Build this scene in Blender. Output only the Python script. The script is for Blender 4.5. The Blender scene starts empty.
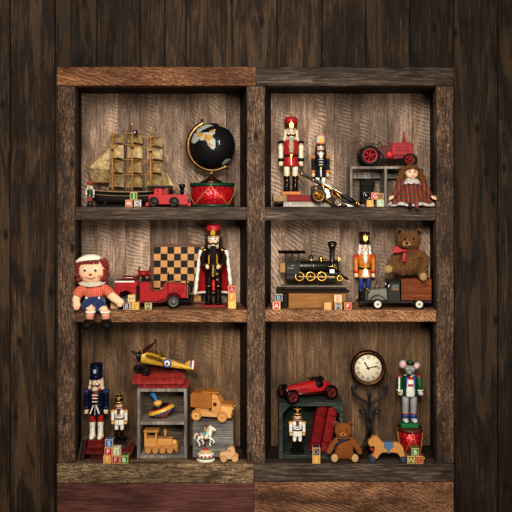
import bpy, bmesh, math, random
from mathutils import Vector, Matrix, Euler, noise
random.seed(7)
PI = math.pi
C = bpy.context.scene.collection
S, D, H = 0.005, 660.0, 360.0      # metres per unit, camera distance and eye height (units)
def kk(d): return (D + d) / D
def X(px, d=0): return (px - 256) * kk(d)
def Z(py, d=0): return H - (py - 200) * kk(d)
F1, F2, F3 = Z(207), Z(310), Z(463.5)

# ---------------------------------------------------------------- materials
def srgb(c):
    if isinstance(c, str): c = tuple(int(c[i:i+2], 16) for i in (0, 2, 4))
    o = []
    for v in c[:3]:
        v = v / 255.0
        o.append(v / 12.92 if v <= 0.04045 else ((v + 0.055) / 1.055) ** 2.4)
    return (o[0], o[1], o[2], 1.0)
_M = {}
def nodes(name):
    m = bpy.data.materials.new(name); m.use_nodes = True
    nt = m.node_tree; b = nt.nodes['Principled BSDF']
    return m, nt, b
def mix(nt, fac, a, b, mode='MIX'):
    n = nt.nodes.new('ShaderNodeMix'); n.data_type = 'RGBA'; n.blend_type = mode
    for sock, v in ((n.inputs[0], fac), (n.inputs[6], a), (n.inputs[7], b)):
        if hasattr(v, 'is_linked'): nt.links.new(v, sock)
        else: sock.default_value = v
    return n.outputs[2]
def ramp(nt, src, stops):
    r = nt.nodes.new('ShaderNodeValToRGB'); e = r.color_ramp.elements
    while len(e) < len(stops): e.new(0.5)
    for i, (p, c) in enumerate(stops): e[i].position = p; e[i].color = c
    nt.links.new(src, r.inputs[0]); return r.outputs[0]
def mathn(nt, op, a, b=0.5):
    n = nt.nodes.new('ShaderNodeMath'); n.operation = op
    for i, v in enumerate((a, b)):
        if hasattr(v, 'is_linked'): nt.links.new(v, n.inputs[i])
        else: n.inputs[i].default_value = v
    return n.outputs[0]
def coords(nt, scale, attr=None):
    tc = nt.nodes.new('ShaderNodeTexCoord'); mp = nt.nodes.new('ShaderNodeMapping')
    mp.inputs['Scale'].default_value = scale
    src = tc.outputs['Object']
    if attr:
        at = nt.nodes.new('ShaderNodeAttribute'); at.attribute_name = attr
        va = nt.nodes.new('ShaderNodeVectorMath'); va.operation = 'MULTIPLY_ADD'
        nt.links.new(at.outputs['Color'], va.inputs[0]); va.inputs[1].default_value = (731, 517, 977)
        nt.links.new(src, va.inputs[2]); src = va.outputs[0]
    nt.links.new(src, mp.inputs[0]); return mp.outputs[0]
def noise_n(nt, vec, scale=1, detail=4, rough=.55, dist=0):
    n = nt.nodes.new('ShaderNodeTexNoise'); nt.links.new(vec, n.inputs['Vector'])
    n.inputs['Scale'].default_value = scale; n.inputs['Detail'].default_value = detail
    n.inputs['Roughness'].default_value = rough; n.inputs['Distortion'].default_value = dist
    return n.outputs['Fac']
def bump(nt, b, h, strength=.4, dist=.002):
    n = nt.nodes.new('ShaderNodeBump'); n.inputs['Strength'].default_value = strength
    n.inputs['Distance'].default_value = dist
    nt.links.new(h, n.inputs['Height']); nt.links.new(n.outputs[0], b.inputs['Normal'])
def paint(c, rough=.38, metal=0.0, var=.18, scale=.35, coat=0.0, bmp=0):
    key = ('p', c, rough, metal, var, scale, coat, bmp)
    if key in _M: return _M[key]
    m, nt, b = nodes('paint_' + str(c)); col = srgb(c)
    if metal < .3: g_ = sum(col[:3]) / 3; col = tuple((x * .92 + g_ * .08) * .83 for x in col[:3]) + (1,)
    v = coords(nt, (scale,) * 3); n = noise_n(nt, v, 1, 3)
    dark = tuple(x * (1 - var * 1.3) for x in col[:3]) + (1,); lite = tuple(min(1, x * (1 + var)) for x in col[:3]) + (1,)
    nt.links.new(ramp(nt, n, [(.3, dark), (.7, lite)]), b.inputs['Base Color'])
    b.inputs['Roughness'].default_value = rough; b.inputs['Metallic'].default_value = metal
    b.inputs['Coat Weight'].default_value = coat
    if metal < .3: b.inputs['Specular IOR Level'].default_value = .28 if max(col[:3]) > .03 else .16
    if bmp: bump(nt, b, noise_n(nt, v, 4, 4), bmp)
    _M[key] = m; return m
def metal(c, rough=.32, var=.3): return paint(c, rough, 1.0, var)
def fabric(c, var=.25, scale=1.2):
    key = ('f', c, var, scale)
    if key in _M: return _M[key]
    m, nt, b = nodes('fabric_' + str(c)); col = srgb(c)
    v = coords(nt, (scale,) * 3); n = noise_n(nt, v, 1.5, 5, .7)
    dark = tuple(x * (1 - var) for x in col[:3]) + (1,); lite = tuple(min(1, x * (1 + var)) for x in col[:3]) + (1,)
    nt.links.new(ramp(nt, n, [(.3, dark), (.7, lite)]), b.inputs['Base Color'])
    b.inputs['Roughness'].default_value = .9; b.inputs['Specular IOR Level'].default_value = .15
    b.inputs['Sheen Weight'].default_value = .2
    bump(nt, b, noise_n(nt, v, 3, 5, .7), .5); _M[key] = m; return m
def fur(c1, c2, scale=.9):
    key = ('fur', c1, c2, scale)
    if key in _M: return _M[key]
    m, nt, b = nodes('fur_' + str(c1)); v = coords(nt, (scale, scale, scale * .6))
    n = noise_n(nt, v, 1.6, 7, .78, .4)
    nt.links.new(ramp(nt, n, [(.36, srgb(c1)), (.62, srgb(c2))]), b.inputs['Base Color'])
    b.inputs['Roughness'].default_value = .95; b.inputs['Specular IOR Level'].default_value = .1
    b.inputs['Sheen Weight'].default_value = .06
    bump(nt, b, n, 1.0, .006); _M[key] = m; return m
def wood(name, cols, axis='z', grain=.55, stretch=.045, saw=0.0, attr=None, rough=.75, knots=0.0, contrast=1.0, plank_var=.0, sawang=.5, bstr=.5, mott=0.0, patch=0.0):
    """weathered timber: long grain along AXIS, blotches, optional circular-saw marks; COLS dark, middle, light"""
    m, nt, b = nodes(name); a = {'x': 0, 'y': 1, 'z': 2}[axis]
    sc = [grain] * 3; sc[a] = grain * stretch
    v = coords(nt, sc, attr); vb = coords(nt, [.035 if i != a else .012 for i in range(3)], attr)
    g = noise_n(nt, v, 1, 8, .68, .6); blot = noise_n(nt, vb, 1, 5, .6, .8)
    sc2 = [grain * 4.5] * 3; sc2[a] = grain * .12
    f = noise_n(nt, coords(nt, sc2, attr), 1, 3, .6)
    h = mathn(nt, 'ADD', mathn(nt, 'MULTIPLY', g, .62), mathn(nt, 'MULTIPLY', f, .38))
    if mott:
        sm_ = [grain * 1.3] * 3; sm_[a] = grain * .38
        h = mathn(nt, 'ADD', mathn(nt, 'MULTIPLY', h, 1 - mott), mathn(nt, 'MULTIPLY', noise_n(nt, coords(nt, sm_, attr), 1, 6, .75, 1.2), mott))
    w = .15 / contrast
    col = ramp(nt, h, [(.5 - w, srgb(cols[0])), (.5, srgb(cols[1])), (.5 + w, srgb(cols[2]))])
    col = mix(nt, ramp(nt, blot, [(.35, (.8,) * 3 + (1,)), (.7, (0,) * 3 + (1,))]), col, srgb(cols[0]), 'MIX')
    if patch:
        sp_ = [.05] * 3; sp_[a] = .006
        pm = ramp(nt, noise_n(nt, coords(nt, sp_, attr), 1, 4, .55, 1.5), [(.53, (0, 0, 0, 1)), (.6, (1, 1, 1, 1))])
        col = mix(nt, mathn(nt, 'MULTIPLY', pm, patch), col, mix(nt, h, srgb(cols[0]), srgb(cols[2])))
    height = h
    if saw:
        vs = coords(nt, (1, 1, 1), attr); wv = nt.nodes.new('ShaderNodeTexWave'); wv.wave_type = 'RINGS'
        wv.rings_direction = 'SPHERICAL'
        mp = nt.nodes.new('ShaderNodeMapping'); mp.inputs['Location'].default_value = (95, 0, 60) if axis == 'z' else (20, 0, 130)
        nt.links.new(vs, mp.inputs[0]); nt.links.new(mp.outputs[0], wv.inputs['Vector'])
        wv.inputs['Scale'].default_value = sawang; wv.inputs['Distortion'].default_value = 7.0
        wv.inputs['Detail'].default_value = 3; wv.inputs['Detail Scale'].default_value = .6
        patch = ramp(nt, noise_n(nt, vb, 1.7, 3), [(.47, (0, 0, 0, 1)), (.62, (1, 1, 1, 1))])
        sm = mathn(nt, 'MULTIPLY', mathn(nt, 'MULTIPLY', wv.outputs['Fac'], patch), saw)
        sm = mathn(nt, 'MULTIPLY', sm, mathn(nt, 'MULTIPLY', noise_n(nt, coords(nt, (.5, .5, .5), attr), 1, 3), 1.3))
        col = mix(nt, sm, col, srgb(cols[2])); height = mathn(nt, 'ADD', h, mathn(nt, 'MULTIPLY', sm, .5))
    if knots:
        vo = nt.nodes.new('ShaderNodeTexVoronoi'); ks = [.045] * 3; ks[a] = .02
        nt.links.new(coords(nt, ks, attr), vo.inputs['Vector']); vo.inputs['Scale'].default_value = 1
        kn = ramp(nt, vo.outputs['Distance'], [(.06, (1, 1, 1, 1)), (.16, (0, 0, 0, 1))])
        col = mix(nt, mathn(nt, 'MULTIPLY', kn, knots), col, tuple(x * .25 for x in srgb(cols[0])[:3]) + (1,))
    if plank_var and attr:
        at = nt.nodes.new('ShaderNodeAttribute'); at.attribute_name = attr
        sp = nt.nodes.new('ShaderNodeSeparateColor'); nt.links.new(at.outputs['Color'], sp.inputs[0])
        br = mathn(nt, 'ADD', mathn(nt, 'MULTIPLY', sp.outputs[1], plank_var * 2), 1 - plank_var)
        cb = nt.nodes.new('ShaderNodeCombineColor')
        for i in range(3): nt.links.new(br, cb.inputs[i])
        col = mix(nt, 1.0, col, cb.outputs[0], 'MULTIPLY')
    nt.links.new(col, b.inputs['Base Color']); b.inputs['Roughness'].default_value = rough
    b.inputs['Specular IOR Level'].default_value = .25
    bump(nt, b, height, bstr, .004); return m
def toywood(c1, c2, axis='x', grain=.8):
    key = ('tw', c1, c2, axis, grain)
    if key not in _M:
        a, b_ = srgb(c1), srgb(c2)
        mid = tuple(int(round((int(c1[i:i+2], 16) + int(c2[i:i+2], 16)) / 2)) for i in (0, 2, 4))
        _M[key] = wood('toy_wood_' + c1, (c1, mid, c2), axis, grain, .12, rough=.5, bstr=.15)
    return _M[key]

# ---------------------------------------------------------------- mesh building
class MB:
    def __init__(s): s.bm = bmesh.new(); s.mi = 0; s.M = Matrix.Identity(4)
    def m(s, i): s.mi = i; return s
    def _take(s, b, mat=None, smooth=None):
        if mat is not None: bmesh.ops.transform(b, matrix=mat, verts=b.verts)
        bmesh.ops.transform(b, matrix=s.M, verts=b.verts)
        vm = {v: s.bm.verts.new(v.co) for v in b.verts}
        for f in b.faces:
            try: nf = s.bm.faces.new([vm[v] for v in f.verts])
            except ValueError: continue
            nf.material_index = s.mi; nf.smooth = f.smooth if smooth is None else smooth
        b.free(); return s
    def box(s, c, sz, bev=0.0, rot=None, seg=1):
        b = bmesh.new(); bmesh.ops.create_cube(b, size=1)
        bmesh.ops.scale(b, vec=sz, verts=b.verts)
        if bev: bmesh.ops.bevel(b, geom=b.edges[:], offset=min(bev, min(sz) * .45), segments=seg, affect='EDGES', profile=.7)
        R = Euler(rot).to_matrix().to_4x4() if rot else Matrix.Identity(4)
        return s._take(b, Matrix.Translation(c) @ R)
    def bx(s, x0, x1, y0, y1, z0, z1, bev=0.0):
        return s.box(((x0+x1)/2, (y0+y1)/2, (z0+z1)/2), (abs(x1-x0), abs(y1-y0), abs(z1-z0)), bev)
    def cyl(s, p0, p1, r0, r1=None, n=16, cap=True):
        r1 = r0 if r1 is None else r1; p0, p1 = Vector(p0), Vector(p1); d = p1 - p0
        b = bmesh.new(); bmesh.ops.create_cone(b, cap_ends=cap, segments=n, radius1=max(r0, .001), radius2=max(r1, .001), depth=d.length)
        for f in b.faces: f.smooth = len(f.verts) == 4
        q = Vector((0, 0, 1)).rotation_difference(d.normalized() if d.length else Vector((0, 0, 1)))
        return s._take(b, Matrix.Translation((p0 + p1) / 2) @ q.to_matrix().to_4x4())
    def ball(s, c, r, n=14, rot=None):
        if not hasattr(r, '__len__'): r = (r, r, r)
        b = bmesh.new(); bmesh.ops.create_uvsphere(b, u_segments=n, v_segments=max(6, n * 2 // 3), radius=1)
        bmesh.ops.scale(b, vec=r, verts=b.verts)
        for f in b.faces: f.smooth = True
        R = Euler(rot).to_matrix().to_4x4() if rot else Matrix.Identity(4)
        return s._take(b, Matrix.Translation(c) @ R)
    def lathe(s, prof, c=(0, 0, 0), n=24, axis='z', sx=1, sy=1, smooth=True, rot=None):
        """PROF [(radius, height)] turned about the z axis, then laid along AXIS"""
        b = bmesh.new(); rings = []
        for r, z in prof:
            if r < 1e-4: rings.append([b.verts.new((0, 0, z))])
            else: rings.append([b.verts.new((math.cos(t) * r * sx, math.sin(t) * r * sy, z)) for t in [2*PI*i/n for i in range(n)]])
        for A, B in zip(rings, rings[1:]):
            for i in range(n):
                j = (i + 1) % n
                if len(A) == 1 and len(B) == 1: continue
                if len(A) == 1: f = b.faces.new((A[0], B[j], B[i]))
                elif len(B) == 1: f = b.faces.new((A[i], A[j], B[0]))
                else: f = b.faces.new((A[i], A[j], B[j], B[i]))
                f.smooth = smooth
        bmesh.ops.recalc_face_normals(b, faces=b.faces)
        R = {'z': Matrix.Identity(4), 'y': Matrix.Rotation(-PI/2, 4, 'X'), 'x': Matrix.Rotation(PI/2, 4, 'Y')}[axis]
        if rot: R = Euler(rot).to_matrix().to_4x4() @ R
        return s._take(b, Matrix.Translation(c) @ R)
    def tube(s, pts, r, n=8, cap=True):
        pts = [Vector(p) for p in pts]; rs = r if hasattr(r, '__len__') else [r] * len(pts)
        b = bmesh.new(); rings = []; up = None
        for i, p in enumerate(pts):
            t = (pts[min(i+1, len(pts)-1)] - pts[max(i-1, 0)])
            t = t.normalized() if t.length else Vector((0, 0, 1))
            if up is None: up = t.orthogonal().normalized()
            else:
                up = up - t * up.dot(t); up = up.normalized() if up.length > 1e-6 else t.orthogonal().normalized()
            w = t.cross(up)
            rings.append([b.verts.new(p + (up * math.cos(a) + w * math.sin(a)) * rs[i]) for a in [2*PI*k/n for k in range(n)]])
        for A, B in zip(rings, rings[1:]):
            for k in range(n): b.faces.new((A[k], A[(k+1) % n], B[(k+1) % n], B[k])).smooth = True
        if cap: b.faces.new(rings[0][::-1]); b.faces.new(rings[-1])
        bmesh.ops.recalc_face_normals(b, faces=b.faces)
        return s._take(b)
    def prism(s, poly, y0, y1, bev=0.0, mat=None):
        """POLY in the x-z plane pulled from y0 to y1"""
        b = bmesh.new(); f = b.faces.new([b.verts.new((x, y0, z)) for x, z in poly])
        e = bmesh.ops.extrude_face_region(b, geom=[f])
        bmesh.ops.translate(b, vec=(0, y1 - y0, 0), verts=[v for v in e['geom'] if isinstance(v, bmesh.types.BMVert)])
        bmesh.ops.recalc_face_normals(b, faces=b.faces)
        if bev: bmesh.ops.bevel(b, geom=b.edges[:], offset=bev, segments=1, affect='EDGES')
        bmesh.ops.triangulate(b, faces=[f for f in b.faces if len(f.verts) > 4])
        return s._take(b, mat)
    def torus(s, c, R, r, axis='y', n=28, k=10, a0=0, a1=2*PI, sx=1, sy=1):
        full = abs(a1 - a0 - 2*PI) < 1e-6; P = []
        for i in range(n + 1):
            t = a0 + (a1 - a0) * i / n; u, v = math.cos(t) * R * sx, math.sin(t) * R * sy
            P.append({'y': (c[0]+u, c[1], c[2]+v), 'z': (c[0]+u, c[1]+v, c[2]), 'x': (c[0], c[1]+u, c[2]+v)}[axis])
        return s.tube(P, r, k, not full)
    def grid(s, fn, nu, nv, thick=0.0, smooth=True):
        b = bmesh.new(); V = [[b.verts.new(fn(i / nu, j / nv)) for j in range(nv + 1)] for i in range(nu + 1)]
        for i in range(nu):
            for j in range(nv): b.faces.new((V[i][j], V[i+1][j], V[i+1][j+1], V[i][j+1])).smooth = smooth
        if thick: bmesh.ops.solidify(b, geom=b.faces[:], thickness=thick)
        return s._take(b)
    def text(s, t, size, c, depth=.15, rot=(PI/2, 0, 0), align=True):
        cu = bpy.data.curves.new('t', 'FONT'); cu.body = t; cu.size = size; cu.extrude = depth
        cu.align_x = 'CENTER'; cu.align_y = 'CENTER'; cu.resolution_u = 3
        o = bpy.data.objects.new('t', cu); C.objects.link(o)
        dg = bpy.context.evaluated_depsgraph_get(); me = bpy.data.meshes.new_from_object(o.evaluated_get(dg))
        b = bmesh.new(); b.from_mesh(me)
        xs = [v.co.x for v in b.verts]; ys = [v.co.y for v in b.verts]
        if align and xs: bmesh.ops.translate(b, vec=(-(min(xs)+max(xs))/2, -(min(ys)+max(ys))/2, 0), verts=b.verts)
        bpy.data.objects.remove(o); bpy.data.curves.remove(cu); bpy.data.meshes.remove(me)
        return s._take(b, Matrix.Translation(c) @ Euler(rot).to_matrix().to_4x4(), smooth=False)
    def fuse(s, voxel=.6, smooth=4, rough=0.0, rscale=3.0):
        """melt everything built so far into one skin"""
        me = bpy.data.meshes.new('t'); s.bm.to_mesh(me); o = bpy.data.objects.new('t', me); C.objects.link(o)
        r = o.modifiers.new('r', 'REMESH'); r.mode = 'VOXEL'; r.voxel_size = voxel; r.use_smooth_shade = True
        if smooth: q = o.modifiers.new('s', 'SMOOTH'); q.iterations = smooth; q.factor = .5
        dg = bpy.context.evaluated_depsgraph_get(); m2 = bpy.data.meshes.new_from_object(o.evaluated_get(dg))
        s.bm.free(); s.bm = bmesh.new(); s.bm.from_mesh(m2)
        bpy.data.objects.remove(o); bpy.data.meshes.remove(me); bpy.data.meshes.remove(m2)
        if rough:
            s.bm.normal_update()
            for v in s.bm.verts: v.co += v.normal * rough * noise.noise(v.co * rscale)
        for f in s.bm.faces: f.smooth = True; f.material_index = 0
        return s
    def drop(s, verts_fn):
        bmesh.ops.delete(s.bm, geom=[v for v in s.bm.verts if verts_fn(v.co)], context='VERTS'); return s

def obj(name, mb, mats, parent=None, label=None, attr=None):
    me = bpy.data.meshes.new(name)
    bmesh.ops.recalc_face_normals(mb.bm, faces=mb.bm.faces) if not getattr(mb, 'keep', False) else None
    mb.bm.to_mesh(me); mb.bm.free()
    for m in (mats if isinstance(mats, (list, tuple)) else [mats]): me.materials.append(m)
    o = bpy.data.objects.new(name, me); C.objects.link(o)
    if parent: o.parent = parent
    if label: o['label'] = label
    return o
def plank_attr(o):
    """a random colour for every loose board of a mesh, so that grain and tone change from board to board"""
    me = o.data; ca = me.color_attributes.new('board', 'FLOAT_COLOR', 'POINT')
    par = list(range(len(me.vertices)))
    def find(a):
        while par[a] != a: par[a] = par[par[a]]; a = par[a]
        return a
    for e in me.edges: par[find(e.vertices[0])] = find(e.vertices[1])
    col = {}
    for i in range(len(par)):
        r = find(i)
        if r not in col: col[r] = (random.random(), random.random(), random.random(), 1)
        ca.data[i].color = col[r]
    return o
def T(name, label, cat, px, d, z, group=None, rot=0.0, sc=1.0):
    """an Empty at a thing's base; one local unit is one photograph pixel at its depth"""
    o = bpy.data.objects.new(name, None); C.objects.link(o); k = kk(d) * S * sc
    o.location = (X(px, d) * S, d * S, (z + .12) * S); o.scale = (k, k, k); o.rotation_euler = (0, 0, rot)
    o.empty_display_size = 1; o['label'] = label; o['category'] = cat
    if group: o['group'] = group
    return o
def top(o, h): return o.location.z / S + h * o.scale.z / S
def tag(o, label, cat, group=None):
    o['label'] = label; o['category'] = cat
    if group: o['group'] = group
    return o
def struct(o): o['kind'] = 'structure'; return o
def copy_tree(o, parent=None):
    c = o.copy(); C.objects.link(c); c.parent = parent
    for ch in list(o.children): copy_tree(ch, c)
    return c

# ---------------------------------------------------------------- shared colours
BLACK = paint('14120f', .35); DARK = paint('23201d', .5); WHITE = paint('e6dfd0', .45, var=.08)
RED = paint('a8141a', .3); GOLD = metal('c9983a', .3); CREAM = paint('d8c8a4', .5); BRASS = metal('a07c48', .35)
IRON = paint('1b1714', .55, .4); SKIN = paint('e2c3a0', .45, var=.06)
# ---------------------------------------------------------------- room
wallm = wood('wall_timber', ('15100c', '392b20', '7d6249'), 'z', .8, .03, attr='board', knots=.8, plank_var=.4, contrast=.85, patch=.5)
def wallplanks():
    mb = MB(); x = -520.0; ws = [30, 43, 38, 46, 24, 44, 46, 28, 45, 44, 47, 40]; i = 0
    px = [-40, 10, 55, 97, 140, 165, 186, 232, 277, 322, 366, 410, 454, 498, 540]
    xs = [X(p, 52) for p in px]
    x = xs[0]
    while x > -560: x -= 45; xs.insert(0, x)
    x = xs[-1]
    while x < 560: x += 45; xs.append(x)
    for a, b in zip(xs, xs[1:]):
        mb.bx(a + .5, b - .5, 52 + random.random() * .8, 58, 0, 640, .5)
    mb.bx(xs[0], xs[-1], 55, 62, 0, 640)
    return mb
o = plank_attr(obj('wall_back', wallplanks(), wallm)); o.scale = (S, S, S); struct(o)
mb = MB(); mb.bx(-560, 560, -700, 62, -6, 0)
o = obj('floor', mb, wood('floor_timber', ('241a13', '3c2c20', '59422f'), 'x', .4, .04)); o.scale = (S, S, S); struct(o)

# ---------------------------------------------------------------- shelf unit
shelf = bpy.data.objects.new('shelf_unit', None); C.objects.link(shelf); shelf.scale = (S, S, S)
tag(shelf, 'large rustic reclaimed timber shelf unit with six compartments against the dark plank wall', 'shelf')
m_stile = wood('stile_wood', ('1a110c', '594334', 'b89a7e'), 'z', .8, .1, attr='board', knots=.9, contrast=1.5, mott=.55, bstr=.9)
m_warm = wood('warm_wood', ('2a170e', '835335', 'e0a878'), 'x', .7, .12, mott=.55, saw=.3, attr='board', knots=.6, contrast=1.3, sawang=.09)
m_greyd = wood('dark_grey_wood', ('1a120d', '4e4035', '8a796b'), 'x', .7, .05, attr='board', knots=.5, contrast=1.2)
m_saw = wood('sawn_wood', ('26150c', '7a5236', 'd2a27a'), 'x', .75, .14, mott=.6, contrast=1.3, saw=.4, attr='board', knots=.6, sawang=.1)
m_pale = wood('weathered_wood', ('1c120a', '8a6e50', 'e0c49c'), 'x', .7, .1, mott=.45, attr='board', contrast=1.7, knots=.5, bstr=.9)
m_maroon = wood('maroon_wood', ('35201a', '683e37', '93635a'), 'x', .5, .05, attr='board', knots=.5)
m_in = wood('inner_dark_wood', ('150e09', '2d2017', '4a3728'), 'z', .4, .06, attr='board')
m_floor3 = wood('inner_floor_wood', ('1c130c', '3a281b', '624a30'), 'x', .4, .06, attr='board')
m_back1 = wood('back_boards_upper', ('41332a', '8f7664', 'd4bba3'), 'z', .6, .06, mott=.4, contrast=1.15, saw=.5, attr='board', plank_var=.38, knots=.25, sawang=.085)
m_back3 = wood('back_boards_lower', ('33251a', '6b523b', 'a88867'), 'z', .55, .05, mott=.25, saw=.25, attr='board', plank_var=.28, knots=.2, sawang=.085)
def part(name, x0, x1, y0, y1, z0, z1, m, bev=.7, label=None):
    if name == 'floor_board': bev = .1
    mb = MB(); mb.bx(x0, x1, y0, y1, z0, z1, bev)
    # rough-sawn edges: break the long edges up a little
    bmesh.ops.subdivide_edges(mb.bm, edges=[e for e in mb.bm.edges if e.calc_length() > 60], cuts=24, use_grid_fill=True)
    for v in mb.bm.verts:
        n = Vector(v.co) * .11
        v.co.x += noise.noise(n) * .35
        if not (name in ('shelf_board', 'floor_board', 'bottom_rail') and v.co.z > z1 - .8): v.co.z += noise.noise(n + Vector((9, 3, 5))) * .35
    return plank_attr(obj(name, mb, m, shelf, label))
def hz(p): return Z(p)
FD = 12   # thickness of the face frame
zb = 0
part('left_stile', X(57.5), X(75), 0, FD, hz(463.5), hz(86), m_stile)
part('centre_stile', X(247), X(265), 0, FD, hz(463.5), hz(86), m_stile)
part('right_stile', X(436.5), X(454), 0, FD, hz(463.5), hz(86), m_stile)
part('top_rail', X(57), X(256), -1.2, FD, hz(86), hz(67), m_warm, label='reddish brown top rail board')
part('top_rail', X(256), X(454), -1, FD, hz(86), hz(67.5), m_greyd, label='dark grey-brown top rail board')
part('bottom_rail', X(57), X(253.5), -1.2, FD, hz(483), hz(463.6), m_pale, label='weathered pale brown bottom rail board')
part('bottom_rail', X(253.5), X(454), -1, FD, hz(481.5), hz(463.6), m_greyd, label='dark grey bottom rail board')
part('base_board', X(57), X(254), -.6, FD, 0, hz(483.5), m_maroon, label='maroon stained base board')
part('base_board', X(254), X(454), -.4, FD, 0, hz(482), m_saw, label='rough sawn warm brown base board')
part('shelf_board', X(75), X(247), 1, 50, hz(220), F1, m_greyd, label='dark grey-brown upper shelf board')
part('shelf_board', X(265), X(436.5), 1, 50, hz(220.5), F1, m_greyd, label='dark grey-brown upper shelf board')
part('shelf_board', X(75), X(247), .5, 50, hz(322.5), F2, m_saw, label='reddish brown middle shelf board')
part('shelf_board', X(265), X(436.5), .5, 50, hz(322), F2, m_saw, label='reddish brown middle shelf board')
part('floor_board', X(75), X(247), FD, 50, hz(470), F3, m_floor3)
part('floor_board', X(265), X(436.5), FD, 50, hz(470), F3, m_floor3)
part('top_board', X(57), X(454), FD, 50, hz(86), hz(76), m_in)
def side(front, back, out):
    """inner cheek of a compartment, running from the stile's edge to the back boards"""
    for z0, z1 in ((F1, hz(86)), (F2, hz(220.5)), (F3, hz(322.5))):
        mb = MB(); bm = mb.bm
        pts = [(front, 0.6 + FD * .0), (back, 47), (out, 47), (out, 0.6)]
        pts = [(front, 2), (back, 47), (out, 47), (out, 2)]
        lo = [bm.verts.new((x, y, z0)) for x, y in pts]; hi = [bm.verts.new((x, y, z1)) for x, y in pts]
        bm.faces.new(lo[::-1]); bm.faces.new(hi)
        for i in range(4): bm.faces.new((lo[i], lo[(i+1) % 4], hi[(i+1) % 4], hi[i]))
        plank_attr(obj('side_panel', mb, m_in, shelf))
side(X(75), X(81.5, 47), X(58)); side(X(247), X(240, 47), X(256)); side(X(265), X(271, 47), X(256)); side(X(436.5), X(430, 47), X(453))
def back(x0, x1, z0, z1, edges, m):
    mb = MB()
    xs = [x0] + [X(e, 47) for e in edges] + [x1]
    for a, b in zip(xs, xs[1:]): mb.bx(a + .12, b - .12, 47 + random.random() * .5, 50, z0, z1, .15)
    plank_attr(obj('back_panel', mb, m, shelf))
for x0, x1, e1, e2, e3 in ((X(80, 47), X(241.5, 47), (100, 118, 146, 172, 198, 226), (97, 125, 150, 178, 205, 228), (93, 121, 144, 170, 199, 222)),
                       (X(269.5, 47), X(431.5, 47), (290, 308, 334, 360, 388, 412), (285, 312, 340, 368, 396, 418), (287, 304, 330, 352, 378, 404))):
    back(x0, x1, F1, hz(80), e1, m_back1); back(x0, x1, F2, F1 - 8, e2, m_back1); back(x0, x1, F3, F2 - 8, e3, m_back3)
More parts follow.
